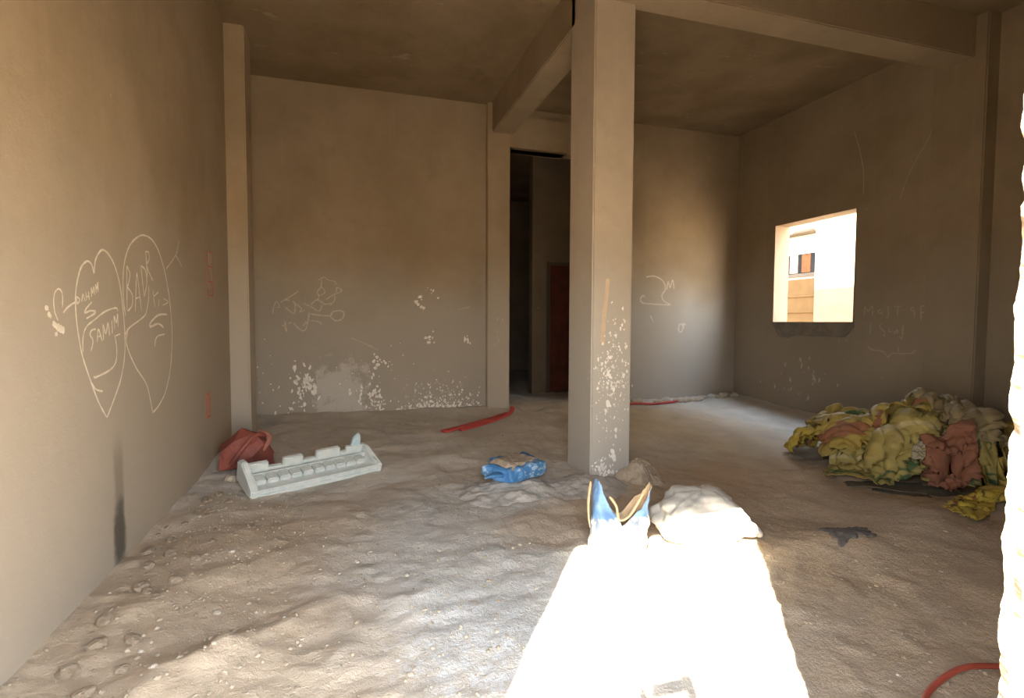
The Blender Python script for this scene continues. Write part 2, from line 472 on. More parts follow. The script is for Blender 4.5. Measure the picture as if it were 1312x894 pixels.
def beveled(name, dims, m, label, cat, off=.012):
    bm = bmesh.new(); box(bm, *dims)
    bmesh.ops.bevel(bm, geom=bm.edges[:], offset=off, segments=2, affect='EDGES')
    return S(name, bm, m, label, cat)
beveled('beam', (2.11, 2.44, CY1-.1, YB+.05, 4.22, ZC+.1), M['wall'], 'concrete beam from the column back to the slim pillar', 'beam')
beveled('beam', (2.30, XR+.1, 4.17, 4.50, 4.24, ZC+.1), M['wall'], 'concrete beam from the column across to the window wall', 'beam')
beveled('beam', (2.11, 2.44, FY0+.1, CY0+.1, 4.36, ZC+.1), M['wall'], 'concrete beam from the column forward to the front wall', 'beam')
col = beveled('column', (CX0, CX1, CY0, CY1, -.3, ZC+.1), M['column'], 'square plastered column splashed white, in the middle of the room', 'column', .014)
beveled('pillar', (XL-.1, -1.045, 6.72, 7.12, -.2, ZC+.1), M['pillar'], 'plastered pillar projecting from the wall with the chalk hearts', 'pillar', .014)
beveled('pillar', (6.42, XR+.1, 4.05, 4.60, -.2, ZC+.1), M['wall_right'], 'shallow plastered pillar under the beam on the window wall', 'pillar', .014)

# rooms behind the tall opening
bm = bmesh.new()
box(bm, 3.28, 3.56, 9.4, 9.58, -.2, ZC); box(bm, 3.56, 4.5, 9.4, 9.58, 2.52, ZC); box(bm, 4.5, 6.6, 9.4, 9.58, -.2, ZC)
S('wall_partition', bm, M['bare'], 'shade-toned plaster partition seen through the tall opening', 'wall')
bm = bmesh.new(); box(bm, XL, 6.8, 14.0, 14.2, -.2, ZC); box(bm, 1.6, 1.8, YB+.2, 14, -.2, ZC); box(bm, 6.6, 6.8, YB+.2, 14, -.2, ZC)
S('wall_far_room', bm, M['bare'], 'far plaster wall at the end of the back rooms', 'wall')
d = empty('door_1', (3.56, 9.42, .02)); tag(d, 'red-brown metal door in the dark back partition', 'door', None, 'structure')
bm = bmesh.new()
box(bm, .07, .87, 0, .05, 0, 2.44)
for a, b in ((.12, .42), (.52, .82)):
    for z0, z1 in ((.12, .75), (.85, 1.5), (1.6, 2.32)): box(bm, a, b, -.014, 0, z0, z1)
from_bm('door_panel', bm, M['rust_door'], d)['kind'] = 'structure'
bm = bmesh.new(); box(bm, 0, .07, -.03, .08, 0, 2.5); box(bm, .87, .94, -.03, .08, 0, 2.5); box(bm, .07, .87, -.03, .08, 2.44, 2.5)
from_bm('door_frame', bm, M['slab'], d)['kind'] = 'structure'

# ------------------------------------------------------------------ chalk marks, splashes and mortar on the walls
def ribbon(bm, pts, w, axis_, val, jit=.15):
    """pts are (a, z) on the plane axis_=val; w width in metres"""
    val += random.uniform(0, .0012)*(1 if val < 0 else -1)
    pp = [Vector((p[0], p[1], 0)) for p in pts]
    sp = spline(pp, 5) if len(pp) > 2 else spline(pp, 6)
    n = len(sp); prev = None
    for i, p in enumerate(sp):
        t = sp[min(i+1, n-1)]-sp[max(i-1, 0)]
        if t.length < 1e-6: continue
        t.normalize(); s = Vector((-t.y, t.x, 0))
        ww = w*(.5+jit*random.uniform(-1, 1)*.8)*(.55 if i in (0, n-1) else 1)
        cur = []
        for k in (-1, 1):
            q = p+s*ww*k
            co = (val, q.x, q.y) if axis_ == 0 else (q.x, val, q.y)
            cur.append(bm.verts.new(co))
        if prev: bm.faces.new((prev[0], prev[1], cur[1], cur[0]))
        prev = cur

def marks(name, strokes, wscale, axis_, val, m, parent):
    bm = bmesh.new()
    for w, pts in strokes: ribbon(bm, pts, w*wscale, axis_, val)
    return from_bm(name, bm, m, parent)

def blob(bm, a, z, r, axis_, val, stretch=1., ang=0.):
    n = random.randint(6, 9); vs = []; val -= random.uniform(0, .003)
    for k in range(n):
        th = 2*math.pi*k/n; rr = r*random.uniform(.55, 1.2)
        x, y = rr*math.cos(th), rr*math.sin(th)*stretch
        x, y = x*math.cos(ang)-y*math.sin(ang), x*math.sin(ang)+y*math.cos(ang)
        vs.append(bm.verts.new((val, a+x, z+y) if axis_ == 0 else (a+x, val, z+y)))
    bm.faces.new(vs)
S_LEFT= [(9,[(3.33,1.645),(3.308,1.688),(3.26,1.702),(3.199,1.672),(3.155,1.615),(3.122,1.528),(3.119,1.433),(3.138,1.327),(3.175,1.218),(3.261,1.078),(3.341,0.965),(3.43,0.875)]),(9,[(3.33,1.645),(3.356,1.722),(3.432,1.779),(3.515,1.769),(3.598,1.711),(3.653,1.629),(3.679,1.555),(3.702,1.441),(3.714,1.313),(3.697,1.185),(3.64,1.074),(3.555,0.984),(3.43,0.875)]),(9,[(3.733,1.429),(3.709,1.531),(3.713,1.659),(3.751,1.765),(3.836,1.86),(3.968,1.928),(4.086,1.957),(4.23,1.949),(4.358,1.892),(4.466,1.781),(4.553,1.63),(4.604,1.454),(4.613,1.258),(4.553,1.049),(4.438,0.901),(4.288,0.82),(4.151,0.785)]),(8,[(3.759,1.338),(3.736,1.26),(3.864,1.12),(4.044,0.992),(4.116,0.867),(4.151,0.785)]),(8,[(3.708,1.313),(3.778,1.357),(3.924,1.397),(4.041,1.432),(4.084,1.461),(4.132,1.548),(4.14,1.635)]),(8,[(3.775,1.729),(3.759,1.462)]),(8,[(3.775,1.729),(3.822,1.687),(3.793,1.619),(3.771,1.605),(3.847,1.563),(3.842,1.497),(3.769,1.458)]),(8,[(3.892,1.46),(3.928,1.669),(3.947,1.677),(3.998,1.466)]),(8,[(3.902,1.539),(3.982,1.553)]),(8,[(4.01,1.752),(4.052,1.559)]),(8,[(4.01,1.752),(4.087,1.731),(4.108,1.647),(4.052,1.559)]),(8,[(4.105,1.853),(4.123,1.684)]),(8,[(4.097,1.852),(4.158,1.856),(4.167,1.811),(4.118,1.762),(4.227,1.673)]),(5,[(4.515,1.778),(4.764,1.91),(4.861,2.032)]),(5,[(4.764,1.91),(4.932,1.834)]),(11,[(4.511,1.449),(4.319,1.442),(4.16,1.389),(4.158,1.363),(4.314,1.382),(4.429,1.355)]),(9,[(4.449,1.307),(4.306,1.298),(4.245,1.27),(4.233,1.226)]),(6,[(4.222,1.611),(4.238,1.538),(4.256,1.494)]),(6,[(4.24,1.568),(4.333,1.602)]),(6,[(4.352,1.557),(4.323,1.495)]),(5,[(4.447,1.561),(4.545,1.541),(4.419,1.513)]),(6,[(3.13,1.518),(3.132,1.481)]),(6,[(3.13,1.518),(3.163,1.503),(3.134,1.481)]),(6,[(3.185,1.493),(3.199,1.532),(3.22,1.498)]),(6,[(3.232,1.501),(3.231,1.544)]),(6,[(3.234,1.52),(3.261,1.526)]),(6,[(3.264,1.507),(3.26,1.551)]),(6,[(3.295,1.52),(3.294,1.57),(3.309,1.543),(3.325,1.577),(3.334,1.533)]),(7,[(3.353,1.545),(3.346,1.59),(3.36,1.568),(3.373,1.603),(3.374,1.552)]),(8,[(3.293,1.497),(3.229,1.462),(3.211,1.44),(3.277,1.452),(3.335,1.445),(3.25,1.418),(3.226,1.413)]),(7,[(3.177,1.245),(3.183,1.315),(3.222,1.369),(3.324,1.408),(3.447,1.45),(3.594,1.474),(3.623,1.453)]),(8,[(3.328,1.357),(3.282,1.352),(3.26,1.33),(3.29,1.301),(3.28,1.268),(3.262,1.248)]),(8,[(3.341,1.288),(3.359,1.356),(3.402,1.291)]),(7,[(3.351,1.316),(3.388,1.321)]),(8,[(3.421,1.297),(3.42,1.379),(3.452,1.331),(3.485,1.39),(3.499,1.318)]),(8,[(3.538,1.329),(3.535,1.403)]),(8,[(3.569,1.353),(3.566,1.427),(3.594,1.39),(3.616,1.44),(3.616,1.365)]),(6,[(3.582,1.316),(3.644,1.325)]),(8,[(3.567,1.323),(3.591,1.241),(3.57,1.168),(3.493,1.131),(3.313,1.107),(3.289,1.115)]),(7,[(3.261,1.084),(3.309,1.044),(3.392,1.023)]),(7,[(3.117,1.491),(3.04,1.463),(2.997,1.437)]),(6,[(2.989,1.462),(2.993,1.522),(2.965,1.545),(2.929,1.529),(2.913,1.489),(2.919,1.44),(2.945,1.401)]),(16,[(2.838,1.456),(2.868,1.455)]),(16,[(2.859,1.434),(2.889,1.416)]),(24,[(2.897,1.391),(2.943,1.37),(3.001,1.353)]),(14,[(2.915,1.338),(2.939,1.342)])]
S_BACK= [(5,[(-0.954,1.507),(-0.936,1.603),(-0.902,1.674),(-0.864,1.603),(-0.92,1.591)]),(6,[(-0.852,1.663),(-0.774,1.712),(-0.616,1.822)]),(8,[(-0.808,1.705),(-0.73,1.689)]),(7,[(-0.798,1.604),(-0.732,1.545),(-0.677,1.516),(-0.664,1.63),(-0.697,1.689)]),(6,[(-0.664,1.654),(-0.586,1.583),(-0.609,1.534),(-0.541,1.559)]),(6,[(-0.562,1.655),(-0.461,1.608),(-0.359,1.549),(-0.312,1.634)]),(8,[(-0.461,1.632),(-0.38,1.706),(-0.277,1.647),(-0.196,1.66),(-0.208,1.624)]),(6,[(-0.319,1.986),(-0.326,1.889),(-0.378,1.815),(-0.356,1.755),(-0.38,1.694)]),(6,[(-0.326,1.889),(-0.275,1.817),(-0.356,1.755)]),(6,[(-0.265,1.708),(-0.183,1.77),(-0.124,1.796),(-0.048,1.84),(-0.112,1.882),(-0.124,1.82)]),(6,[(-0.196,1.648),(-0.149,1.698),(-0.148,1.771)]),(5,[(-0.365,1.973),(-0.284,2.023),(-0.238,1.988),(-0.146,1.966),(-0.123,1.918)]),(9,[(-0.474,1.511),(-0.314,1.488),(-0.21,1.489),(-0.174,1.538),(-0.092,1.557),(-0.034,1.54),(-0.028,1.478),(-0.07,1.429),(-0.141,1.416),(-0.198,1.465),(-0.21,1.489)]),(8,[(-0.69,1.389),(-0.624,1.305),(-0.545,1.281),(-0.504,1.402),(-0.485,1.535)]),(7,[(-0.567,1.342),(-0.521,1.402)]),(7,[(-0.475,1.414),(-0.372,1.403),(-0.315,1.36)]),(12,[(-0.836,1.341),(-0.78,1.353)]),(9,[(-0.801,1.401),(-0.781,1.257)]),(8,[(-0.757,1.377),(-0.712,1.389)]),(4,[(0.068,1.174),(0.254,1.092),(0.443,0.992)]),(3,[(1.609,1.593),(1.8,1.636)])]
S_BACKR= [(5,[(4.8,2.168),(4.941,2.188),(5.069,2.148),(5.15,2.075),(5.169,1.963),(5.107,1.864),(5.157,1.768),(5.271,1.713),(4.998,1.718),(4.761,1.734),(4.697,1.788),(4.743,1.858),(4.79,1.831)]),(5,[(5.201,1.964),(5.221,2.104),(5.265,2.007),(5.31,2.135),(5.346,1.981)]),(6,[(5.49,1.39),(5.541,1.333),(5.493,1.248),(5.443,1.291),(5.474,1.384),(5.589,1.376)]),(4,[(4.956,1.417),(4.89,1.528)])]
S_RIGHT= [(6,[(5.495,1.513),(5.493,1.629),(5.441,1.57),(5.388,1.637),(5.377,1.511)]),(6,[(5.265,1.589),(5.306,1.567),(5.28,1.533),(5.252,1.555),(5.244,1.521)]),(6,[(5.173,1.631),(5.161,1.498),(5.195,1.476)]),(6,[(5.092,1.618),(4.997,1.621)]),(6,[(5.041,1.616),(5.042,1.496)]),(6,[(4.839,1.59),(4.872,1.606),(4.876,1.569),(4.838,1.563),(4.835,1.484)]),(8,[(4.762,1.614),(4.75,1.441)]),(8,[(4.762,1.614),(4.706,1.618)]),(8,[(4.754,1.541),(4.708,1.545)]),(8,[(4.615,1.584),(4.654,1.565),(4.647,1.534),(4.608,1.538),(4.614,1.564),(4.6,1.472)]),(7,[(5.403,1.408),(5.404,1.27)]),(7,[(5.252,1.409),(5.274,1.364),(5.224,1.319),(5.2,1.286),(5.215,1.241)]),(7,[(5.144,1.342),(5.142,1.298),(5.108,1.31)]),(8,[(5.085,1.31),(5.073,1.277),(5.041,1.322),(5.028,1.278)]),(8,[(5.004,1.246),(4.97,1.225),(4.971,1.388)]),(8,[(5.435,1.108),(5.371,1.065),(5.214,1.044),(5.147,0.981),(5.097,1.028),(4.951,1.036),(4.844,1.048),(4.793,1.093)]),(7,[(5.021,1.125),(5.013,1.049)])]
S_CRACK= [(2.5,[(5.741,4.0),(5.664,3.774),(5.584,3.431),(5.571,3.109)]),(2,[(4.655,3.848),(4.747,3.6),(4.881,3.391),(4.984,3.2),(5.07,2.961)])]
marks('chalk_hearts', S_LEFT, .00135, 0, XL+.002, M['chalk'], wl)
marks('chalk_scribble', S_BACK, .0022, 1, YB-.002, M['chalk_faint'], wb)
marks('chalk_sketch', S_BACKR, .0045, 1, YB-.002, M['chalk_faint'], wb)
marks('chalk_writing', S_RIGHT, .0024, 0, XR-.002, M['chalk_ghost'], wr)
marks('plaster_crack', S_CRACK, .004, 0, XR-.002, M['chalk_ghost'], wr)

rnd = random.Random(11)
def gauss_cluster(bm, n, a, z, sa, sz, r0, r1, axis_, val, lo=None, st=(.7, 1.6)):
    for _ in range(n):
        x, y = rnd.gauss(a, sa), rnd.gauss(z, sz)
        if lo is not None and y < lo: y = lo+abs(y-lo)*.6
        blob(bm, x, y, rnd.uniform(r0, r1)*rnd.choice((.6, 1, 1)), axis_, val, rnd.uniform(*st), rnd.uniform(-.6, .6))
bm = bmesh.new(); v = YB-.003
gauss_cluster(bm, 60, -.55, .50, .10, .16, .006, .026, 1, v, .15, (1, 3))
gauss_cluster(bm, 50, .35, .30, .14, .14, .006, .024, 1, v, .14, (1, 3))
gauss_cluster(bm, 130, 1.25, .19, .34, .10, .004, .020, 1, v, .13, (.8, 2.2))
gauss_cluster(bm, 130, 1.45, .30, .26, .16, .003, .012, 1, v, .13, (.8, 2.6))
gauss_cluster(bm, 60, 1.3, .13, .38, .02, .010, .035, 1, v, .12, (.4, .8))
gauss_cluster(bm, 14, .46, .80, .07, .05, .010, .026, 1, v)
gauss_cluster(bm, 9, 1.05, 1.68, .05, .05, .012, .04, 1, v)
gauss_cluster(bm, 6, 1.2, 1.84, .05, .05, .008, .018, 1, v)
gauss_cluster(bm, 7, 1.24, 1.16, .05, .07, .012, .03, 1, v)
gauss_cluster(bm, 7, 1.75, 1.18, .03, .09, .010, .024, 1, v, None, (1.5, 3))
gauss_cluster(bm, 26, .6, .65, .35, .22, .005, .014, 1, v)
gauss_cluster(bm, 16, -1.0, .5, .14, .3, .006, .016, 1, v)
gauss_cluster(bm, 22, -.7, .22, .12, .05, .006, .02, 1, v)
from_bm('lime_splash', bm, M['lime'], wb)
bm = bmesh.new(); v = XR-.003
gauss_cluster(bm, 26, 6.5, .55, .35, .20, .006, .022, 0, v, None, (1.5, 4))
gauss_cluster(bm, 14, 6.0, .9, .5, .25, .006, .016, 0, v)
from_bm('lime_splash', bm, M['lime_dim'], wr)
bm = bmesh.new()                                            # rough mortar left under the window hole
n = 40
for k in range(n):
    a, b = WY0-.02+(WY1-WY0+.04)*k/n, WY0-.02+(WY1-WY0+.04)*(k+1)/n
    def low(y): return WZ0-.20-.05*fbm(y*3, 0, 1., 3)+.16*min(1, max(0, abs(y-(WY0+WY1)/2)/((WY1-WY0)/2)-.82)*5)
    vs = [bm.verts.new(c) for c in ((XR-.012, a, low(a)), (XR-.012, b, low(b)), (XR-.016, b, WZ0), (XR-.016, a, WZ0))]
    bm.faces.new(vs)
    ws = [bm.verts.new(c) for c in ((XR+.01, a, low(a)-.01), (XR+.01, b, low(b)-.01))]
    bm.faces.new((vs[0], vs[1], ws[1], ws[0]))
bmesh.ops.remove_doubles(bm, verts=bm.verts, dist=1e-4)
from_bm('sill_mortar', bm, M['mortar_dark'], wr)

bm = bmesh.new(); v = CY0-.003                              # column
def yf(a, z): return a
gauss_cluster(bm, 60, 2.31, .98, .07, .13, .004, .017, 1, v, None, (.8, 2))
gauss_cluster(bm, 150, 2.30, .88, .085, .14, .002, .008, 1, v, None, (.8, 2))
gauss_cluster(bm, 40, 2.33, 1.25, .05, .14, .004, .012, 1, v, None, (1, 2.4))
gauss_cluster(bm, 55, 2.31, .55, .08, .24, .003, .010, 1, v, None, (1, 3))
for a, z, r in ((2.36, .42, .018), (2.36, .36, .014), (2.34, .17, .028), (2.33, .22, .02), (2.28, .66, .03), (2.33, .80, .022), (2.26, .60, .015), (2.22, .10, .02), (2.2, .06, .018)):
    blob(bm, a, z, r, 1, v, 1.6, .3)
gauss_cluster(bm, 40, 2.24, .05, .06, .07, .005, .018, 1, v, -.02, (.8, 2))
from_bm('lime_splash', bm, M['lime'], col)
bm = bmesh.new()
gauss_cluster(bm, 70, 4.55, .55, .08, .3, .003, .010, 0, CX0-.003, 0., (1, 3))
from_bm('lime_splash', bm, M['lime_dim'], col)
bm = bmesh.new()
ribbon(bm, [(2.262, 1.80), (2.250, 1.66), (2.232, 1.5), (2.222, 1.35), (2.215, 1.2)], .042, 1, CY0-.004, .1)
from_bm('tan_smear', bm, M['smear'], col)
bm = bmesh.new()
gauss_cluster(bm, 14, 2.2, 1.28, .04, .22, .005, .02, 1, YB-.124, None, (.8, 2))
from_bm('lime_splash', bm, M['lime_dim'], pil)

# ------------------------------------------------------------------ electrical back boxes set into the wall
b = empty('electrical_box', (XL-.0025, 5.86, 1.855)); tag(b, 'tall red wall box mostly filled with plaster, above the other one', 'electrical box')
bm = bmesh.new(); w, h = .10, .215
box(bm, -.03, .006, -w, -w+.012, -h, h); box(bm, -.03, .006, w-.012, w, -h, h); box(bm, -.03, .006, -w+.012, w-.012, h-.012, h); box(bm, -.03, .006, -w+.012, w-.012, -h, -h+.012)
for z in (-.075, .07): box(bm, -.03, .0062, -w+.012, w-.012, z-.006, z+.006)
from_bm('rim', bm, M['red_box'], b)
bm = bmesh.new(); box(bm, -.03, .0045, -w+.008, w-.008, -h+.075, h-.008)
from_bm('plaster_filling', bm, M['grey_plug'], b)
bm = bmesh.new(); box(bm, -.035, -.002, -w+.012, w-.012, -h+.012, -h+.075)
from_bm('back_plate', bm, M['red_box'], b)
b = empty('electrical_box', (XL+.0005, 5.66, .61)); tag(b, 'small orange-red wall box low down on the wall with the hearts', 'electrical box')
bm = bmesh.new(); w, h = .065, .115
box(bm, -.03, .006, -w, -w+.012, -h, h); box(bm, -.03, .006, w-.012, w, -h, h); box(bm, -.03, .006, -w+.012, w-.012, h-.012, h); box(bm, -.03, .006, -w+.012, w-.012, -h, -h+.012)
from_bm('rim', bm, M['red_box'], b)
bm = bmesh.new(); box(bm, -.035, -.008, -w+.012, w-.012, -h+.012, h-.012)
from_bm('back_plate', bm, M['red_box'], b)

# ------------------------------------------------------------------ foam packing tray
def foam_tray():
    rz = math.atan2(.535, 1.041)
    e = empty('packing_tray', (-.745, 4.79, zf(-.3, 5.1)-.002))
    e.rotation_euler = (R(19), R(-1), rz)
    tag(e, 'long white foam packing tray with a notched back edge and a row of cells', 'packing tray')
    L = 1.17
    def bev(bm, o=.008): bmesh.ops.bevel(bm, geom=bm.edges[:], offset=o, segments=2, affect='EDGES')
    bm = bmesh.new()
    box(bm, 0, L, 0, .36, -.02, .03)
    box(bm, 0, L, -.005, .035, .028, .066)                # front lip
    box(bm, .03, L-.03, .235, .262, .028, .07)            # rib behind the cells
    segs = [(.0, .23, .125), (.23, .36, .065), (.36, .54, .125), (.54, .67, .07), (.67, .90, .135), (.90, .97, .08), (.97, L, .12)]
    for a, b_, h in segs: box(bm, a, b_, .31, .36, .028, h)
    for a, b_ in ((.235, .355), (.545, .665)): box(bm, a, b_, .262, .31, .028, .05)
    bev(bm)
    from_bm('tray_body', bm, M['eps'], e)
    n = 10
    for k in range(n):
        a = .06+k*(L-.13)/n
        bm = bmesh.new(); box(bm, a, a+.090, .125, .225, .025, .076); bev(bm, .01)
        from_bm('cell_block', bm, M['eps'], e)
    for x0, x1, tall in ((-.02, .04, .19), (L-.04, L+.02, .125)):
        bm = bmesh.new()
        prof = [(-.008, -.02), (.36, -.02), (.36, tall*.9), (.27, tall), (.14, tall*.62), (.03, .085), (-.008, .07)]
        A = [bm.verts.new((x0, y, z)) for y, z in prof]; B = [bm.verts.new((x1, y, z)) for y, z in prof]
        bm.faces.new(A[::-1]); bm.faces.new(B)
        for i in range(len(prof)):
            j = (i+1) % len(prof); bm.faces.new((A[i], A[j], B[j], B[i]))
        bev(bm, .012)
        from_bm('end_wall', bm, M['eps'], e)
    bm = bmesh.new()                                       # snapped-up corner tongue
    prof = [(L-.15, .08), (L-.055, .08), (L-.055, .18), (L-.075, .245), (L-.13, .20)]
    A = [bm.verts.new((x, .32, z)) for x, z in prof]; B = [bm.verts.new((x, .36, z)) for x, z in prof]
    bm.faces.new(A[::-1]); bm.faces.new(B)
    for i in range(len(prof)):
        j = (i+1) % len(prof); bm.faces.new((A[i], A[j], B[j], B[i]))
    bev(bm, .007)
    tag(from_bm('corner_tongue', bm, M['eps_blue'], e), 'pale blue snapped corner')
foam_tray()

def crumple_can():
    """crushed dark red plastic container with a broken open side"""
    e = empty('crushed_container', (-.93, 5.62, zf(-.93, 5.62)), R(20)); tag(e, 'crushed dark red plastic container behind the foam tray', 'container')
    e.scale = (1.3, 1.1, 1.3)
    bm = bmesh.new()
    pts = [(-.19, -.06, 0), (-.15, .12, 0), (.16, .12, 0), (.19, -.07, 0), (.02, -.15, 0), (-.20, -.05, .13), (-.15, .10, .17), (-.10, -.10, .21),
           (-.02, .02, .285), (.06, -.08, .27), (.12, .02, .25), (.17, .08, .15), (.19, -.06, .09), (.03, -.16, .10), (-.06, -.15, .06), (.10, -.13, .17)]
    for p in pts: bm.verts.new(p)
    r_ = bmesh.ops.convex_hull(bm, input=bm.verts)
    bmesh.ops.delete(bm, geom=[v for v in bm.verts if not v.link_faces], context='VERTS')
    bmesh.ops.subdivide_edges(bm, edges=bm.edges[:], cuts=3, use_grid_fill=True)
    for v in bm.verts:
        k = fbm(v.co.x*9, v.co.y*9, v.co.z*9, 3)
        v.co += (v.co-Vector((0, 0, .12))).normalized()*(.012*k - .030*abs(fbm(v.co.x*4+2, v.co.y*4, v.co.z*6, 2)))
        v.co.z = max(v.co.z, -.01)
    from_bm('can_body', bm, M['dark_red'], e)
    bm = bmesh.new()
    tube(bm, spline([(-.12, -.14, .05), (-.03, -.15, .17), (.05, -.12, .24), (.13, -.05, .22)], 6), .016, 8)
    from_bm('moulded_rib', bm, M['dark_red'], e)
    bm = bmesh.new()
    tube(bm, spline([(.08, -.10, .10), (.13, -.12, .17), (.15, -.08, .22), (.10, -.02, .25)], 6), .016, 8)
    tag(from_bm('broken_edge', bm, M['pale_red'], e), 'paler torn edge')
crumple_can()
bm = bmesh.new()
for k in range(5):
    bmesh.ops.create_icosphere(bm, subdivisions=2, radius=.035, matrix=Matrix.Translation((-.03*k+.05, .02*math.sin(k*2), .02+.008*(k % 2))))
for v in bm.verts: v.co += Vector((1, 1, 1))*.012*fbm(v.co.x*30, v.co.y*30, v.co.z*30, 2)
bmesh.ops.remove_doubles(bm, verts=bm.verts, dist=.001)
o = from_bm('paper_scrap', bm, M['stone_white'], None, True); o.location = (-.95, 5.28, zf(-.95, 5.28)); tag(o, 'small crumpled white paper in front of the crushed red container', 'paper scrap')

# ------------------------------------------------------------------ red conduits and cable
def conduit(name, pts, r, m, label, cat, squash=.6, ribs=True, group=None):
    sp = spline([(x, y, zf(x, y)+dz) for x, y, dz in pts], 10)
    bm = bmesh.new()
    rr = [r*(1+.12*(i % 2)) for i in range(len(sp))] if ribs else r
    tube(bm, sp, rr, 10, squash)
    return tag(from_bm(name, bm, m, None, True), label, cat, group)
conduit('conduit', [(1.14, 6.58, .022), (1.35, 6.74, .025), (1.62, 6.95, .028), (1.90, 7.15, .03), (2.22, 7.40, .035)], .055, M['conduit'], 'flattened red plastic conduit lying towards the slim pillar', 'conduit', .32)
conduit('conduit', [(1.38, 6.66, .02), (1.66, 6.86, .024), (1.95, 7.06, .03), (2.20, 7.24, .06), (2.28, 7.36, .12)], .030, M['conduit'], 'thin red conduit with a lifted end beside the flattened one', 'conduit')
conduit('conduit', [(4.05, 7.5, .02), (4.4, 7.62, .03), (4.8, 7.66, .025), (5.25, 7.72, .02)], .030, M['conduit'], 'red conduit half buried along the back wall behind the column', 'conduit', .5)
conduit('cable', [(1.9, 1.30, .012), (2.04, 1.40, .015), (2.16, 1.475, .02), (2.32, 1.52, .03), (2.48, 1.53, .03), (2.72, 1.52, .02), (3.1, 1.44, .015)], .0115, M['cable'], 'red cable curving over the dirt near the sunlit doorway edge', 'cable', 1., False)

# ------------------------------------------------------------------ cement lumps and bags round the column
def mound(name, x, y, rx, ry, h, m, label, cat, seed=0., n=60, rough=.35):
    P = np.zeros((n+1, n+1, 3))
    for i in range(n+1):
        for j in range(n+1):
            u, v = (i/n-.5)*2.3, (j/n-.5)*2.3
            d = math.hypot(u, v) + .22*fbm(u*1.6+seed, v*1.6, seed, 4)
            k = max(0, 1-d*d)**1.1 if d < 1 else 0
            z = h*k*(1+rough*fbm(u*2.6, v*2.6, seed+4, 3)+.06*fbm(u*9, v*9, seed, 2)) - (.03 if d >= 1 else .0)
            px, py = x+u*rx, y+v*ry
            P[i, j] = (px, py, zf(px, py, True)-.008+z)
    return tag(link(name, grid_mesh(P), m, None, True), label, cat)
mound('mortar_lump', 1.34, 4.40, .46, .38, .085, M['mortar'], 'low hardened grey mortar lump under the blue bag', 'mortar lump', 3.)
mound('mortar_lump', 2.60, 4.42, .24, .24, .17, M['mortar_sand'], 'sandy mortar lump heaped against the foot of the column', 'mortar lump', 8.)
mound('mortar_lump', 1.98, 4.28, .42, .34, .06, M['mortar'], 'flat grey mortar spill at the front foot of the column', 'mortar lump', 14.)

def pillow(nu, nv, a, b, h, px, seed, wrinkle=.02, flat=.55):
    """closed lumpy bag lying on the ground; returns mesh grid (superellipsoid)"""
    P = np.zeros((nu, nv, 3))
    for i in range(nu):
        th = 2*math.pi*i/nu
        for j in range(nv):
            ph = -math.pi/2 + math.pi*j/(nv-1)
            c, s = math.cos(ph), math.sin(ph)
            f = lambda v, p: math.copysign(abs(v)**p, v)
            x = a*f(c, px)*f(math.cos(th), .55); y = b*f(c, px)*f(math.sin(th), .55); z = h*(f(s, flat)*.5+.5)
            w = wrinkle*(fbm(x*6+seed, y*6, z*6, 4) - 1.1*abs(fbm(x*4.1, y*4.1+seed, z*5, 3)))
            k = 1+w/max(a, b)*2.2
            P[i, j] = (x*k, y*k, z*(1+w/h*.9*(1 if s > -.2 else 0)))
    return P

e = empty('cement_bag', (1.44, 4.56, zf(1.44, 4.56)+.055)); e.rotation_euler = (R(4), R(2), R(36)); e.scale = (1.12, 1.12, 1.1)
tag(e, 'flat blue plastic cement bag lying on the grey mortar lump', 'bag')
link('bag_body', grid_mesh(pillow(64, 28, .27, .175, .145, .38, 2., .028, .6), True), M['blue_film'], e, True)
P = np.zeros((30, 22, 3))
for i in range(30):
    for j in range(22):
        u, v = i/29*2-1, j/21*2-1
        d = max(abs(u), abs(v)); edge = max(0, d-.75)/.25
        P[i, j] = (u*.205, v*.125+.012, .138+.012*(1-edge)+.010*fbm(u*4, v*4, 6., 4)-.022*edge)
sand = link('sand_cover', grid_mesh(P), M['mortar_sand'], e, True); tag(sand, 'beige sand spilled over the bag')
bm = bmesh.new()
tube(bm, spline([(-.25, -.03, .07), (-.31, -.02, .075), (-.35, .03, .05)], 5), [.05, .048, .045, .042, .038, .036, .034, .03, .028, .024, .02], 10, .45)
from_bm('gathered_end', bm, M['blue_film'], e)

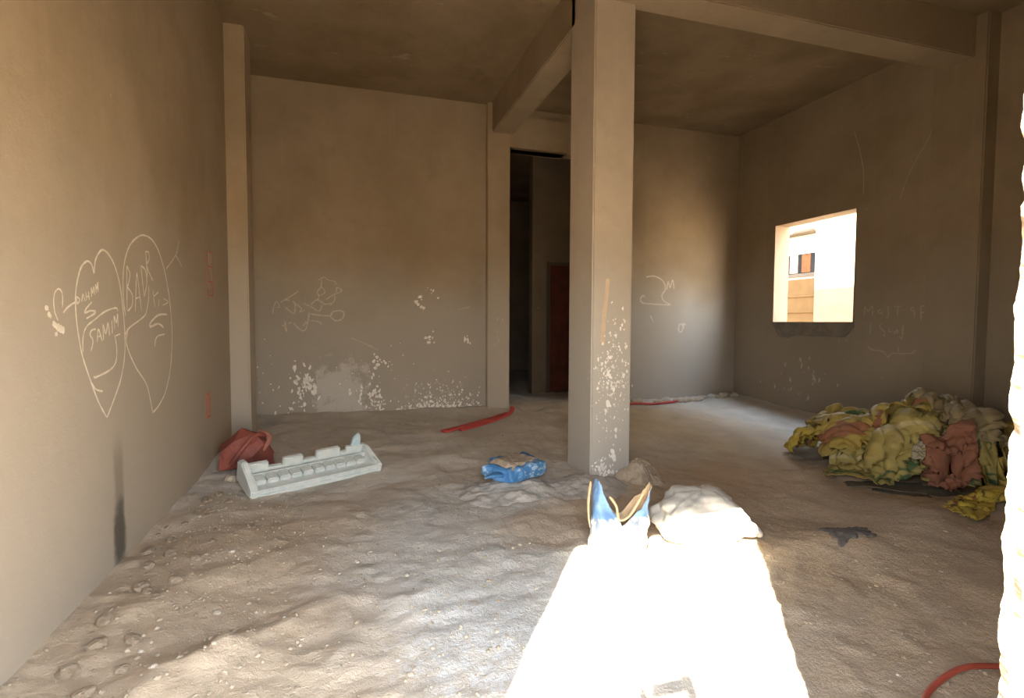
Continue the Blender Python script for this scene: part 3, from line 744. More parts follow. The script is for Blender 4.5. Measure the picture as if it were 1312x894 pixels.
def torn_bag():
    e = empty('cement_bag', (1.665, 3.085, zf(1.665, 3.085)-.005), R(-8)); e.scale = (1.12, 1.06, 1.1); tag(e, 'torn open blue and white paper cement bag standing before the column', 'bag')
    nu, nv = 84, 30
    P = np.zeros((nu, nv, 3))
    for i in range(nu):
        th = 2*math.pi*i/nu
        cx, sy = math.cos(th), math.sin(th)
        # rim height: two tall flaps at the ends, deep tear between
        left = max(0, -cx)**.8; right = max(0, cx)**.9
        top = .20 + .235*left + .185*right + .03*fbm(cx*3, sy*3, 2., 3)
        if sy < 0: top -= .03*(1-abs(cx))
        for j in range(nv):
            t = j/(nv-1); z = top*t
            a = .175*(1+.10*t) ; b = .105*(1-.45*t)+.01
            f = lambda v, p: math.copysign(abs(v)**p, v)
            x = a*f(cx, .7); y = b*f(sy, .7)
            if cx < 0: x += .05*t*left+.01
            else: x += .02*t
            if z < .035: k = 1-.22*((.035-z)/.035)**2; x *= k; y *= k
            w = .016*fbm(x*8+1, y*8, z*7, 4) - .02*abs(fbm(x*5, y*9+3, z*4, 3))
            nrm = math.hypot(cx, sy)
            P[i, j] = (x+w*cx*1.2, y+w*sy*1.5, z)
    o = link('bag_paper', grid_mesh(P, True), [M['bag_paper'], M['tan_inside']], e, True)
    md = o.modifiers.new('thick', 'SOLIDIFY'); md.thickness = .006; md.offset = -1; md.material_offset = 1; md.material_offset_rim = 1
    bm = bmesh.new()
    tube(bm, spline([(.135, -.05, .35), (.06, -.055, .23), (-.005, -.06, .205), (-.02, -.045, .28), (-.05, -.02, .33)], 6), .009, 8, .8)
    tag(from_bm('torn_edge', bm, M['tan_inside'], e), 'tan torn paper edge')
    bm = bmesh.new()
    tube(bm, spline([(-.165, -.02, .425), (-.185, -.045, .33), (-.187, -.058, .24), (-.178, -.06, .17)], 6), [.006, .009, .011, .012, .011, .010, .012, .011, .009, .010, .009, .008, .009, .008, .007, .006, .005, .004, .003], 8, .7)
    tag(from_bm('torn_edge', bm, M['tan_inside'], e), 'tan torn paper edge')
    P = np.zeros((14, 14, 3))
    for i in range(14):
        for j in range(14):
            u, v = i/13*2-1, j/13*2-1
            P[i, j] = (u*.12+.01, v*.06, .11+.02*fbm(u*3, v*3, 1., 3)-.02*(u*u+v*v))
    tag(link('cement_remnant', grid_mesh(P), M['mortar'], e, True), 'grey cement left inside')
torn_bag()

def white_sack():
    M['white_weave'] = woven('white_weave', (.68, .66, .60), (.60, .58, .53), (), None, .25)
    e = empty('white_sack', (2.31, 3.085, zf(2.31, 3.085)-.02), R(-8)); tag(e, 'plump white woven sack half in the sunlight', 'sack')
    P = pillow(80, 40, .32, .225, .345, .5, 5., .03, .85)
    for i in range(80):
        for j in range(40):
            x, y, z = P[i, j]
            P[i, j, 2] = z*(1-.28*(x/.32)**2-.10*max(0, -y/.22)*.6)
            # slack fold low on the doorway side
            dd = abs((x-.18)*.5+(z-.10)*.86+ (y+.2)*.1)
            if y < 0: P[i, j, 1] += .03*math.exp(-(dd/.018)**2)*max(0, min(1, (x+.05)*6))
    link('sack_body', grid_mesh(P, True), M['white_weave'], e, True)
    bm = bmesh.new()
    tube(bm, spline([(.27, -.06, .09), (.33, -.09, .10), (.37, -.10, .04)], 5), [.06, .055, .05, .042, .036, .032, .036, .04, .045, .046, .04], 12, .6)
    from_bm('tied_corner', bm, M['white_weave'], e, True)
    bm = bmesh.new()
    bmesh.ops.create_icosphere(bm, subdivisions=3, radius=.035, matrix=Matrix.Translation((.02, -.06, .305)) @ Matrix.Diagonal((1.2, .7, .35, 1)))
    for v in bm.verts: v.co += v.normal*.01*fbm(v.co.x*40, v.co.y*40, v.co.z*40, 3)
    tag(from_bm('clay_clod', bm, M['smear'], e, True), 'reddish clod of clay stuck on the sack')
white_sack()
# ------------------------------------------------------------------ heap of crumpled woven sacks
HX0, HX1, HY0, HY1, HS = 3.8, 6.62, 2.2, 5.7, .03
hx = np.arange(HX0, HX1, HS); hy = np.arange(HY0, HY1, HS)
HF = np.array([[zf(x, y, False) for y in hy] for x in hx])
def hsample(x, y):
    i = np.clip((x-HX0)/HS, 0, len(hx)-1.001); j = np.clip((y-HY0)/HS, 0, len(hy)-1.001)
    i0 = i.astype(int); j0 = j.astype(int); fi = i-i0; fj = j-j0
    return (HF[i0, j0]*(1-fi)*(1-fj)+HF[i0+1, j0]*fi*(1-fj)+HF[i0, j0+1]*(1-fi)*fj+HF[i0+1, j0+1]*fi*fj)
def hraise(P):
    global HF
    p = P.reshape(-1, 3)
    i = np.clip(np.round((p[:, 0]-HX0)/HS).astype(int), 0, len(hx)-1); j = np.clip(np.round((p[:, 1]-HY0)/HS).astype(int), 0, len(hy)-1)
    H2 = HF.copy(); np.maximum.at(H2, (i, j), p[:, 2])
    K = np.pad(H2, 1, mode='edge')
    H3 = np.zeros_like(H2)
    for a in range(3):
        for b in range(3): H3 += K[a:a+H2.shape[0], b:b+H2.shape[1]]/9
    HF = np.maximum(HF, .6*H3+.4*H2)

def bulge(x, y, rx, ry, h, rz, seed):
    """raise the lie of the heap where sacks are stacked thickest"""
    P = pillow(56, 28, rx, ry, h, .62, seed, .05, .8).reshape(-1, 3); c, s = math.cos(rz), math.sin(rz)
    z0 = float(hsample(np.array([x]), np.array([y]))[0])
    hraise(np.stack([x+P[:, 0]*c-P[:, 1]*s, y+P[:, 0]*s+P[:, 1]*c, P[:, 2]+z0-.03], 1))

def drape(nx, ny, w, h, cx, cy, rz, squeeze, drop, seed, steps=70, fold=.14, freq=5., aniso=1.0):
    """lay a slack sheet of size w x h on what is already there; it buckles into folds"""
    rs = np.random.RandomState(seed)
    dx, dy = w/(nx-1), h/(ny-1)
    U, V = np.meshgrid(np.linspace(-.5, .5, nx), np.linspace(-.5, .5, ny), indexing='ij')
    X, Y = U*w*squeeze, V*h*squeeze*aniso
    Z = np.zeros_like(X)
    for i in range(nx):
        for j in range(ny):
            q = Vector((U[i, j]*freq+seed*3.1, V[i, j]*freq*.8, seed*1.7))
            Z[i, j] = fold*noise.fractal(q, 1., 2., 3)
            X[i, j] += .05*noise.fractal(q*1.3+Vector((9, 0, 0)), 1., 2., 2); Y[i, j] += .05*noise.fractal(q*1.3+Vector((0, 9, 0)), 1., 2., 2)
    c, s = math.cos(rz), math.sin(rz)
    P = np.stack([cx+X*c-Y*s, cy+X*s+Y*c, Z], 2)
    base = hsample(P[..., 0], P[..., 1])
    P[..., 2] += base+drop
    Vv = np.zeros_like(P); dt = 1/40
    diag = math.hypot(dx, dy)
    cons = []
    for (a, b, rest, k) in ((1, 0, dx, .9), (0, 1, dy, .9), (1, 1, diag, .5), (1, -1, diag, .5), (2, 0, 2*dx, .30), (0, 2, 2*dy, .30), (3, 0, 2.7*dx, .10), (0, 3, 2.7*dy, .10)):
        for ph in (0, 1):
            I = np.arange(nx-a); J = np.arange(max(0, -b), ny-max(0, b))
            per = a if a > 0 else b
            if a > 0: I = I[(I//max(a, 1)) % 2 == ph]
            else: J = J[(J//max(b, 1)) % 2 == ph]
            if len(I) == 0 or len(J) == 0: continue
            cons.append((np.ix_(I, J), np.ix_(I+a, J+b), rest, k))
    for st in range(steps):
        Vv[..., 2] -= 9.8*dt; Vv *= .93
        Q = P+Vv*dt
        for it in range(5):
            for A, B, rest, k in cons:
                d = Q[B]-Q[A]; L = np.sqrt((d*d).sum(-1, keepdims=True))+1e-9
                corr = d*((L-rest)/L)*.5*k
                Q[A] += corr; Q[B] -= corr
            g = hsample(Q[..., 0], Q[..., 1])+.012
            con = Q[..., 2] < g
            Q[..., 2] = np.where(con, g, Q[..., 2])
            Q[..., 0] = np.minimum(Q[..., 0], np.where((Q[..., 1] > 3.98) & (Q[..., 1] < 4.67), 6.39, XR-.03))
            fr = con & (st > 8)
            Q[..., 0] = np.where(fr, P[..., 0]*.7+Q[..., 0]*.3, Q[..., 0]); Q[..., 1] = np.where(fr, P[..., 1]*.7+Q[..., 1]*.3, Q[..., 1])
        Vv = np.clip((Q-P)/dt, -3, 3); P = Q
    return P

def crumple(P, seed, amp):
    """finer sharp creases: upsample the sheet and push it along its normals by warped ridged noise"""
    def up(A, ax):
        A = np.moveaxis(A, ax, 0); n = len(A)
        p = np.concatenate([2*A[:1]-A[1:2], A, 2*A[-1:]-A[-2:-1]], 0)
        mid = (-p[:-3]+9*p[1:-2]+9*p[2:-1]-p[3:])/16
        o = np.empty((2*n-1,)+A.shape[1:]); o[0::2] = A; o[1::2] = mid
        return np.moveaxis(o, 0, ax)
    P = up(up(P, 0), 1)
    N = np.cross(np.gradient(P, axis=0), np.gradient(P, axis=1)); N /= np.linalg.norm(N, axis=2, keepdims=True)+1e-9
    N *= np.sign(N[..., 2:3]+1e-9)
    D = np.zeros(P.shape[:2]); ca, sa = math.cos(seed*2.3+.5), math.sin(seed*2.3+.5)
    for i in range(P.shape[0]):
        for j in range(P.shape[1]):
            q = Vector(P[i, j])
            w = Vector((noise.noise(q*2.2+Vector((seed, 0, 0))), noise.noise(q*2.2+Vector((0, seed, 5))), noise.noise(q*2.2+Vector((3, 0, seed)))))*.35
            q = q+w
            q = Vector(((q.x*ca+q.y*sa)*1.55, (q.y*ca-q.x*sa)*.62, q.z*.62))
            a = abs(noise.noise(Vector((q.x*4.2+seed, q.y*4.2, q.z*4.2))))
            b = abs(noise.noise(Vector((q.x*9.5, q.y*9.5+seed, q.z*9.5))))
            c = abs(noise.noise(Vector((q.x*19, q.y*19, q.z*19+seed))))
            D[i, j] = amp*(1.5*min(a*2.4, 1)**.7 + .7*min(b*2.4, 1)**.7 + .25*min(c*2.4, 1) - .5)
    return P + N*D[..., None]

def sack_sheet(name, P, m, label, loc, amp=.042):
    P = crumple(P, len(bpy.data.objects)*.37, amp)
    g = hsample(P[..., 0], P[..., 1]) - .03
    P[..., 2] = np.maximum(P[..., 2], g)
    P[..., 0] = np.minimum(P[..., 0], np.where((P[..., 1] > 3.98) & (P[..., 1] < 4.67), 6.39, XR-.02))
    hraise(P.copy())
    P = P-np.array(loc)
    o = link(name, grid_mesh(P), m, None, True)
    o.location = loc
    md = o.modifiers.new('thick', 'SOLIDIFY'); md.thickness = .005; md.offset = 1
    return tag(o, label, 'sack', 'crumpled woven sacks by the window wall')

Ya, Yb_ = (.46, .35, .085), (.36, .28, .08)
RED, GRN, BLK, CRM = (.29, .11, .065), (.05, .13, .06), (.05, .05, .035), (.52, .45, .25)
M['yel_a'] = woven('yellow_weave_striped', Ya, Yb_, ((.10, .17, RED), (.60, .635, GRN)), BLK, .5, 7., .64)
M['yel_b'] = woven('yellow_weave_pale', (.50, .39, .11), (.42, .33, .095), ((.05, .09, CRM),), None, .35)
M['yel_c'] = woven('yellow_weave_print', (.54, .42, .07), (.44, .34, .07), ((.80, .88, RED),), BLK, .35, 5., .58)
M['red_w'] = woven('red_brown_weave', (.30, .135, .085), (.25, .115, .07), (), None, .3)
M['tan_w'] = woven('tan_weave', (.34, .28, .16), (.29, .24, .135), (), None, .4)
M['grn_w'] = woven('green_edged_weave', (.42, .35, .12), (.35, .29, .10), ((.045, .08, GRN), (.11, .125, GRN), (.40, .43, CRM)), GRN, .4, 6., .63)
M['wht_w'] = woven('white_weave_dirty', (.52, .48, .38), (.44, .40, .31), (), GRN, .4, 8., .66)

bm = bmesh.new()                                             # boards under the heap
for k, (x, y, w, h, rz) in enumerate(((4.62, 3.62, .62, .26, -.80), (4.74, 3.40, .62, .30, -.95))):
    t = bmesh.new(); 
    bm2 = bmesh.new(); box(bm2, -w/2, w/2, -h/2, h/2, 0, .008)
    bmesh.ops.subdivide_edges(bm2, edges=bm2.edges[:], cuts=6, use_grid_fill=True)
    for v in bm2.verts: v.co.z += .02*fbm(v.co.x*3+k, v.co.y*3, 2., 2)
    t.free()
    o = from_bm('cardboard_sheet', bm2, M['cardboard']); o.location = (x, y, zf(x, y)+.012+.012*k); o.rotation_euler = (R(2), R(-3), rz)
    tag(o, ('dark flattened board sticking out from under the yellow sacks, the lower one', 'dark flattened board lying just under the green-edged sack')[k], 'board')
bm.free()

GL = 'crumpled woven sacks by the window wall'
bulge(5.36, 4.12, .66, .52, .62, R(-42), 2.)
bulge(6.02, 3.62, .36, .42, .60, R(10), 6.)
bulge(5.30, 3.58, .45, .36, .36, R(-50), 9.)
bulge(5.02, 4.50, .34, .27, .30, R(-45), 12.)
sack_sheet('woven_sack', drape(48, 40, 1.15, .95, 5.08, 4.58, R(-45), .62, .12, 3, fold=.10, freq=6), M['yel_c'], 'bright yellow sack with black print at the low end of the heap', (5.08, 4.58, 0))
sack_sheet('woven_sack', drape(56, 46, 1.7, 1.2, 5.02, 3.72, R(-50), .66, .12, 5, fold=.10, freq=6), M['grn_w'], 'yellow sack with green stripes along the lower front of the heap', (5.02, 3.72, 0))
sack_sheet('woven_sack', drape(60, 60, 1.55, 1.6, 6.08, 3.80, R(15), .62, .12, 8, fold=.10, freq=4), M['yel_b'], 'plain pale yellow sack draped high against the window wall', (6.08, 3.8, 0))
sack_sheet('woven_sack', drape(66, 66, 1.9, 1.8, 5.36, 4.18, R(-40), .62, .14, 13, fold=.16, freq=6), M['yel_a'], 'big yellow sack with a red stripe crumpled over the top of the heap', (5.36, 4.18, 0))
sack_sheet('woven_sack', drape(48, 20, 1.25, .42, 5.30, 3.48, R(68), .72, .10, 21, fold=.07, freq=5), M['tan_w'], 'greyish tan sack folded in a band down the middle of the heap', (5.3, 3.48, 0))
sack_sheet('woven_sack', drape(26, 22, .30, .30, 4.93, 3.47, R(-40), .72, .10, 33, fold=.05, freq=4), M['wht_w'], 'small dirty white bag between the red-brown sack and the yellow ones', (4.93, 3.47, 0), .02)
sack_sheet('woven_sack', drape(52, 28, 1.4, .60, 5.32, 2.93, R(28), .66, .10, 39, fold=.09, freq=6), M['yel_b'], 'rumpled pale yellow sack trailing in front of the red-brown one', (5.32, 2.93, 0))
sack_sheet('woven_sack', drape(34, 16, .70, .24, 4.58, 2.84, R(15), .70, .08, 45, fold=.05, freq=5), M['yel_c'], 'narrow twisted yellow strip on the dirt in front of the heap', (4.58, 2.84, 0), .016)
sack_sheet('woven_sack', drape(30, 30, .42, .54, 5.00, 3.28, R(-50), .66, .10, 27, fold=.08, freq=5), M['red_w'], 'red-brown sack hanging over the front of the heap', (5.00, 3.28, 0))
o = None
bm = bmesh.new()
tube(bm, spline([(-.22, 0, .02), (-.1, .02, .05), (.05, 0, .045), (.22, -.02, .02)], 6), .05, 10, .55)
for v in bm.verts: v.co += Vector((0, 1, 1))*.014*fbm(v.co.x*14, v.co.y*20, v.co.z*20, 3)
o = from_bm('plastic_scrap', bm, M['stone_white'], None, True); o.location = (5.35, 5.02, zf(5.35, 5.02)+.05); o.rotation_euler = (0, 0, R(-35))
tag(o, 'rolled pale plastic scrap behind the low end of the yellow heap', 'plastic scrap')

# ------------------------------------------------------------------ rubble, stones, scraps
def rock(r, seed, m, name='stone', sq=.6):
    bm = bmesh.new(); bmesh.ops.create_icosphere(bm, subdivisions=2, radius=r)
    for v in bm.verts:
        p = v.co/r
        v.co *= 1+.30*fbm(p.x*1.3+seed, p.y*1.3, p.z*1.3, 3)
        v.co.z *= sq
    return from_bm(name, bm, m)
rr = random.Random(5)
protos = [rock(.035, k*3.3, M['stone_white']) for k in range(3)]
spots = []
# bigger loose stones that stand out on the dirt
for (x, y) in ((-.86, 2.62), (-.62, 2.90), (-.48, 3.05), (-.75, 2.42), (-.95, 2.75), (-.55, 2.5), (-.3, 2.75), (-.05, 3.2), (.08, 3.9), (.32, 3.05), (.55, 3.35), (-.68, 3.6), (-.5, 4.2), (.05, 3.35), (.2, 2.3), (-.35, 2.2), (-1.0, 2.2), (2.45, 2.0), (2.75, 2.2), (2.55, 1.75), (3.0, 1.95), (2.2, 1.62), (2.62, 2.55), (3.3, 2.2)):
    spots.append((x, y))
for i, (x, y) in enumerate(spots):
    p = protos[i % 3]
    o = p if i < 3 else p.copy()
    if i >= 3: COL.objects.link(o)
    s = rr.uniform(.2, .48) if x < 1.5 else rr.uniform(.16, .34)
    o.scale = (s*rr.uniform(.8, 1.4), s, s); o.rotation_euler = (0, 0, rr.uniform(0, 6.28))
    o.location = (x, y, zf(x, y)+.006*s)
    tag(o, 'small pale stone lying loose on the dirt floor', 'stone', 'loose pale stones on the dirt floor')
clods = [rock(.05, 40+k*2.7, M['clod'], 'dirt_clod', .65) for k in range(3)]
for i in range(34):
    y = 1.95+i*.088+rr.uniform(-.05, .05); x = XL+rr.uniform(.05, .30)+(.25*rr.random() if i % 3 == 0 else 0)
    p = clods[i % 3]; o = p if i < 3 else p.copy()
    if i >= 3: COL.objects.link(o)
    s = rr.uniform(.3, 1.0)*(.8 if y > 3.4 else 1)
    o.scale = (s, s*rr.uniform(1., 1.7), s*.9); o.rotation_euler = (0, 0, rr.uniform(-.9, .9)); o.location = (x, y, zf(x, y)+.008*s)
    tag(o, 'crumbly brown clod of dirt at the foot of the wall with the hearts', 'dirt clod', 'dirt clods at the foot of the wall with the hearts')
chunks = [rock(.085, 20+k*2.1, M['mortar'] if k % 2 else M['stone_white'], 'plaster_chunk', .7) for k in range(3)]
for i in range(14):
    x = 4.55+i*.145+rr.uniform(-.04, .04); y = 7.80+rr.uniform(-.07, .05)
    p = chunks[i % 3]; o = p if i < 3 else p.copy()
    if i >= 3: COL.objects.link(o)
    s = rr.uniform(.55, 1.15)
    o.scale = (s*rr.uniform(1.0, 1.9), s*.8, s*rr.uniform(.6, 1.1)); o.rotation_euler = (0, 0, rr.uniform(-.4, .4)); o.location = (x, y, zf(x, y)+.025*s)
    tag(o, 'broken plaster chunk in the row along the back wall behind the column', 'plaster chunk', 'plaster chunks along the back wall')
bm = bmesh.new()                                            # crumbs
rg = random.Random(3)
def crumb(x, y, r):
    bmesh.ops.create_icosphere(bm, subdivisions=1, radius=r, matrix=Matrix.Translation((x, y, zf(x, y)+r*.25)) @ Matrix.Rotation(rg.uniform(0, 6), 4, 'Z') @ Matrix.Diagonal((rg.uniform(.7, 1.5), rg.uniform(.6, 1.1), rg.uniform(.5, .9), 1)))
for _ in range(1500):
    t = rg.random()
    if t < .45: x, y = rg.gauss(-.72, .28), rg.uniform(1.9, 5.2)
    elif t < .62: x, y = rg.gauss(.45, .35), rg.gauss(2.4, .5)
    elif t < .85: x, y = rg.uniform(1.8, 4.5), rg.uniform(1.2, 2.9)
    else: x, y = rg.uniform(-1.1, 3), rg.uniform(1.5, 6.5)
    if x < XL+.02 or y < .8: continue
    crumb(x, y, rg.choice((.004, .005, .006, .008, .011)))
tag(from_bm('gravel', bm, M['pebble']), 'crumbs of stone and plaster strewn over the dirt floor', 'gravel', None, 'stuff')

P = np.zeros((26, 18, 3))                                   # dark scrap
for i in range(26):
    for j in range(18):
        u, v = i/25*2-1, j/17*2-1
        k = 1+.35*fbm(u*2, v*2, 4., 3)
        x, y = 3.19+u*.16*k+v*.05, 2.72+v*.12*k
        P[i, j] = (x, y, zf(x, y)+.008+.012*abs(fbm(u*4, v*4, 2., 3)) - (.012 if max(abs(u), abs(v)) > .97 else 0))
o = link('cloth_scrap', grid_mesh(P), M['black_cloth'], None, True); md = o.modifiers.new('thick', 'SOLIDIFY'); md.thickness = .006
tag(o, 'small dark grey cloth scrap trodden into the dirt', 'cloth scrap')

# ------------------------------------------------------------------ outside the window
h = empty('house', (12.3, 12.3, -.27)); tag(h, 'sunlit neighbouring house with a brown shutter seen through the window', 'house')
bm = bmesh.new(); box(bm, 0, 3, -1.1, 2.2, 0, 3.0); box(bm, .1, 3, -1.1, 2.2, 3.0, 4.6)
from_bm('house_wall', bm, M['house_wall'], h)
bm = bmesh.new(); box(bm, -.35, 3.2, -.80, 2.4, 4.16, 4.42)
from_bm('roof_slab', bm, M['slab'], h)
bm = bmesh.new(); box(bm, -.06, .05, -.72, 1.2, 2.98, 3.08)
from_bm('window_sill', bm, M['slab'], h)
bm = bmesh.new(); box(bm, -.04, .12, -.72, 1.2, 3.09, 3.62)
w = from_bm('window', bm, M['dark_glass'], h)
for y0, y1, m in ((-.42, -.12, 'cloth_orange'), (.02, .30, 'white_wall')):
    bm = bmesh.new(); box(bm, -.05, -.04, y0, y1, 3.1, 3.6)
    from_bm('curtain', bm, M[m], w)
bm = bmesh.new(); box(bm, -.05, .02, -.66, 1.1, 0, 2.92)
for z in (.5, 1.0, 1.55, 1.98, 2.42): box(bm, -.075, -.05, -.66, 1.1, z, z+.05)
from_bm('shutter', bm, M['shutter'], h)
bm = bmesh.new(); box(bm, -.12, .1, -.90, -.68, 0, 3.0)
from_bm('door_post', bm, M['house_wall'], h)
bm = bmesh.new(); box(bm, 9.8, 10.05, 4.0, 9.40, -.3, 6.2)
bmesh.ops.bevel(bm, geom=bm.edges[:], offset=.02, segments=2, affect='EDGES')
tag(from_bm('wall_outside', bm, M['white_wall']), 'tall pale wall facing the window from outside', 'wall', None, 'structure')

# ------------------------------------------------------------------ the person taking the picture, standing outside the doorway
def photographer():
    skin = simple('skin', (.34, .19, .12), (.38, .22, .14), 10, .6, .05, 60, .35)
    shirt = simple('shirt_cloth', (.10, .12, .17), (.13, .15, .20), 8, .9, .2, 60)
    trousers = simple('trouser_cloth', (.07, .065, .06), (.09, .085, .08), 8, .9, .2, 60)
    hair = simple('black_hair', (.02, .017, .015), (.03, .025, .02), 30, .7, .5, 90)
    e = empty('person', (-.06, -.52, -.27)); e.location.x -= .03; e.location.z += .02; tag(e, 'person in dark clothes outside the doorway holding up a phone', 'person')
    def skinned(name, V, E, rad, m, root=0, sub=2):
        me = bpy.data.meshes.new(name); me.from_pydata(V, E, [])
        o = link(name, me, m, e)
        md = o.modifiers.new('skin', 'SKIN'); md.use_smooth_shade = True
        for i, r in enumerate(rad):
            r = r if isinstance(r, tuple) else (r, r)
            me.skin_vertices[0].data[i].radius = r; me.skin_vertices[0].data[i].use_root = (i == root)
        s = o.modifiers.new('sub', 'SUBSURF'); s.levels = sub; s.render_levels = sub
        return o
    # body: pelvis, chest, neck, head, legs, arms reaching to the phone at (.06, .50, 1.67) in this frame
    px, py, pz = .03, .48, 1.69
    V = [(0, 0, .95), (0, 0, 1.15), (0, .01, 1.36), (0, .02, 1.50), (0, .04, 1.56), (0, .06, 1.65), (0, .06, 1.72),
         (-.10, 0, .90), (-.11, .02, .50), (-.12, -.02, .07), (-.12, .13, .015),
         (.10, 0, .90), (.11, .02, .50), (.12, -.02, .07), (.12, .13, .015),
         (-.19, .01, 1.43), (-.27, .16, 1.24), (-.125, .40, 1.52), (-.085, .447, 1.622),
         (.19, .01, 1.43), (.31, .16, 1.24), (.185, .40, 1.52), (.145, .447, 1.622)]
    E = [(0, 1), (1, 2), (2, 3), (3, 4), (4, 5), (5, 6), (0, 7), (7, 8), (8, 9), (9, 10), (0, 11), (11, 12), (12, 13), (13, 14),
         (2, 15), (15, 16), (16, 17), (17, 18), (2, 19), (19, 20), (20, 21), (21, 22)]
    rad = [(.11, .075), (.12, .085), (.145, .09), (.055, .055), (.075, .085), (.10, .125), (.085, .10), .085, .058, .042, .035, .085, .058, .042, .035,
           .058, .046, .030, .027, .058, .046, .030, .027]
    b = skinned('body', V, E, rad, skin)
    skinned('shirt', [(0, 0, .86), V[1], V[2], (0, .015, 1.47), V[15], (-.255, .13, 1.28), V[19], (.285, .13, 1.28)], [(0, 1), (1, 2), (2, 3), (2, 4), (4, 5), (2, 6), (6, 7)],
            [(.165, .125), (.16, .118), (.185, .125), .07, .075, .062, .075, .062], shirt)
    skinned('trousers', [(0, 0, .93), V[7], V[8], (-.12, -.01, .11), V[11], V[12], (.12, -.01, .11)], [(0, 1), (1, 2), (2, 3), (0, 4), (4, 5), (5, 6)],
            [(.12, .11), .098, .075, .06, .098, .075, .06], trousers)
    bm = bmesh.new(); bmesh.ops.create_icosphere(bm, subdivisions=3, radius=1)
    for v in bm.verts:
        v.co = Vector((v.co.x*.092, v.co.y*.112-.012, v.co.z*.105)) + Vector((0, .06, 1.735))
        if v.co.y > .13 and v.co.z < 1.78: v.co.y = .13
        if v.co.z < 1.68: v.co.z = 1.68
        v.co += Vector((1, 1, 1))*.005*fbm(v.co.x*40, v.co.y*40, v.co.z*40, 3)
    from_bm('hair', bm, hair, e, True)
    bm = bmesh.new()                                        # nose, ears, mouth, eyes
    tube(bm, [(0, .155, 1.705), (0, .172, 1.685), (0, .180, 1.672), (0, .160, 1.664)], [.008, .012, .015, .009], 8)
    from_bm('nose', bm, skin, e, True)
    for s in (-1, 1):
        bm = bmesh.new(); bmesh.ops.create_icosphere(bm, subdivisions=2, radius=.03, matrix=Matrix.Translation((s*.085, .065, 1.685)) @ Matrix.Diagonal((.3, .6, 1, 1)))
        from_bm('ear', bm, skin, e, True)
        bm = bmesh.new(); bmesh.ops.create_icosphere(bm, subdivisions=2, radius=.012, matrix=Matrix.Translation((s*.032, .152, 1.705)) @ Matrix.Diagonal((1, .5, .6, 1)))
        from_bm('eye', bm, hair, e, True)
    bm = bmesh.new(); tube(bm, [(-.022, .152, 1.640), (0, .160, 1.641), (.022, .152, 1.640)], .006, 6)
    from_bm('mouth', bm, skin, e, True)
    for s in (-1, 1):                                       # hands: palm, four fingers, thumb closing on the phone ends
        hx_ = px+s*.085
        V2 = [(hx_+s*.03, .445, 1.60), (hx_+s*.022, .455, 1.635), (hx_+s*.018, .462, 1.665)]
        E2 = [(0, 1), (1, 2)]; r2 = [.026, (.030, .022), (.030, .020)]
        for k in range(4):
            z = 1.700-.021*k; L = (.9, 1., .95, .8)[k]
            i = len(V2)
            V2 += [(hx_+s*.030, .478, z), (hx_+s*.024, .499, z), (hx_+s*(.024-.030*L), .503, z+.002)]
            E2 += [(2, i), (i, i+1), (i+1, i+2)]; r2 += [.0095, .009, .008]
        i = len(V2)
        V2 += [(hx_+s*.012, .452, 1.650), (hx_-s*.012, .456, 1.672), (hx_-s*.022, .462, 1.690)]
        E2 += [(1, i), (i, i+1), (i+1, i+2)]; r2 += [.012, .010, .0085]
        skinned('hand', V2, E2, r2, skin, 0, 2)
    return e
photographer()
ph = empty('mobile_phone', (-.050, -.032, 1.420)); tag(ph, 'black mobile phone held sideways by the person outside', 'phone')
dk = simple('phone_case', (.02, .02, .022), (.025, .025, .03), 4, .4, 0, 40, .5)
bm = bmesh.new(); box(bm, -.078, .078, -.004, .004, -.037, .037)
bmesh.ops.bevel(bm, geom=bm.edges[:], offset=.003, segments=2, affect='EDGES')
from_bm('case', bm, dk, ph)
bm = bmesh.new(); box(bm, .040, .066, .004, .0065, -.032, -.006)
from_bm('lens_bump', bm, M['dark_glass'], ph)

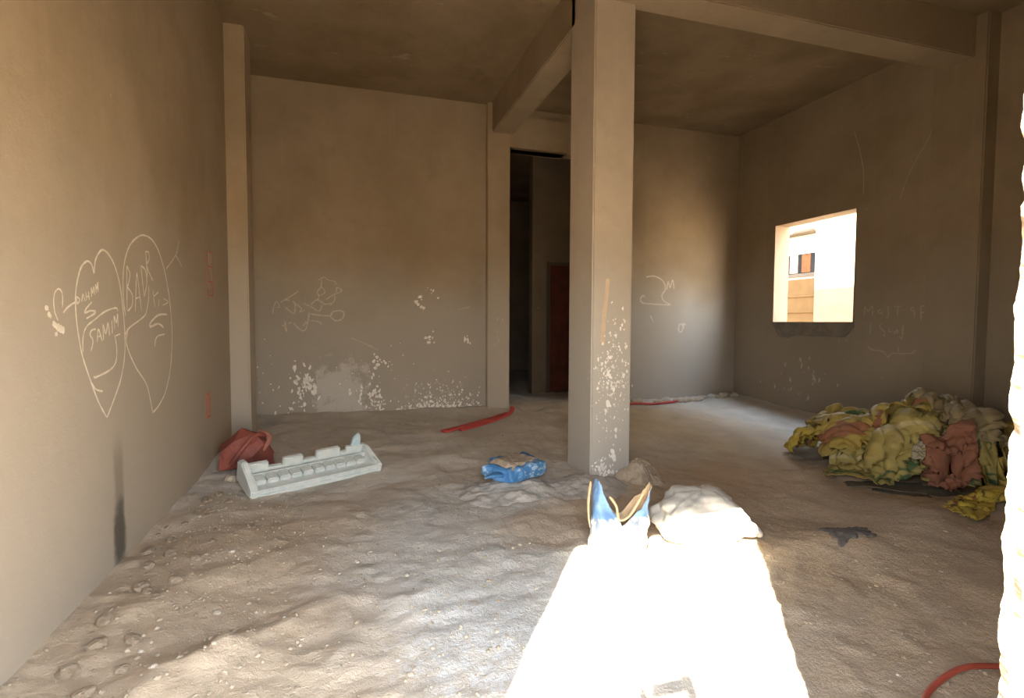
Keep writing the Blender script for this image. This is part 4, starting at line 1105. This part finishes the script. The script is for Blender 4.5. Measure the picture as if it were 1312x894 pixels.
# ------------------------------------------------------------------ daylight
AZ, EL = R(34.4), R(33.5)
sd = bpy.data.lights.new('sun', 'SUN'); sd.energy = SUN; sd.angle = R(.6); sd.color = (1, .93, .80)
so = bpy.data.objects.new('sun', sd); COL.objects.link(so)
so.rotation_euler = Vector((math.sin(AZ)*math.cos(EL), math.cos(AZ)*math.cos(EL), -math.sin(EL))).to_track_quat('-Z', 'Y').to_euler()
w = bpy.data.worlds.new('sky'); SC.world = w; w.use_nodes = True
nt = w.node_tree; bg = nt.nodes['Background']
tc = nt.nodes.new('ShaderNodeTexCoord'); sx = nt.nodes.new('ShaderNodeSeparateXYZ'); nt.links.new(tc.outputs['Generated'], sx.inputs[0])
cr = nt.nodes.new('ShaderNodeValToRGB'); nt.links.new(sx.outputs['Z'], cr.inputs[0])
e_ = cr.color_ramp.elements; e_[0].position = 0; e_[0].color = (1.0, .93, .82, 1); e_[1].position = .5; e_[1].color = (.72, .84, 1.0, 1)
nt.links.new(cr.outputs[0], bg.inputs['Color']); bg.inputs['Strength'].default_value = SKY
def portal(loc, sx_, sy_, d):
    l = bpy.data.lights.new('portal', 'AREA'); l.shape = 'RECTANGLE'; l.size = sx_; l.size_y = sy_; l.cycles.is_portal = True
    o = bpy.data.objects.new('portal', l); COL.objects.link(o); o.location = loc; o.rotation_euler = Vector(d).to_track_quat('-Z', 'Y').to_euler()
portal(((DX0+DX1)/2, FY0-.01, (DZ-.3)/2), DX1-DX0, DZ+.3, (0, 1, 0))
portal((XR+.28, (WY0+WY1)/2, (WZ0+WZ1)/2), WY1-WY0, WZ1-WZ0, (-1, 0, 0))

# ------------------------------------------------------------------ camera
cd = bpy.data.cameras.new('camera'); cd.sensor_width = 36; cd.lens = 691/1312*36; cd.clip_start = .01; cd.clip_end = 200
co = bpy.data.objects.new('camera', cd); COL.objects.link(co)
rt = Vector((.956, -.294, .004)).normalized(); fw = Vector((.294, .955, -.049)).normalized()
up = rt.cross(fw).normalized(); rt = fw.cross(up)
co.matrix_world = Matrix(((rt.x, up.x, -fw.x, 0), (rt.y, up.y, -fw.y, 0), (rt.z, up.z, -fw.z, 1.4), (0, 0, 0, 1)))
SC.camera = co
SC.view_settings.view_transform = 'Standard'; SC.view_settings.look = 'None'; SC.view_settings.gamma = 1
SC.view_settings.use_curve_mapping = False; SC.view_settings.exposure = EXPO
SC.cycles.use_denoising = True
SC.cycles.max_bounces = 14; SC.cycles.diffuse_bounces = 10; SC.cycles.sample_clamp_indirect = 0
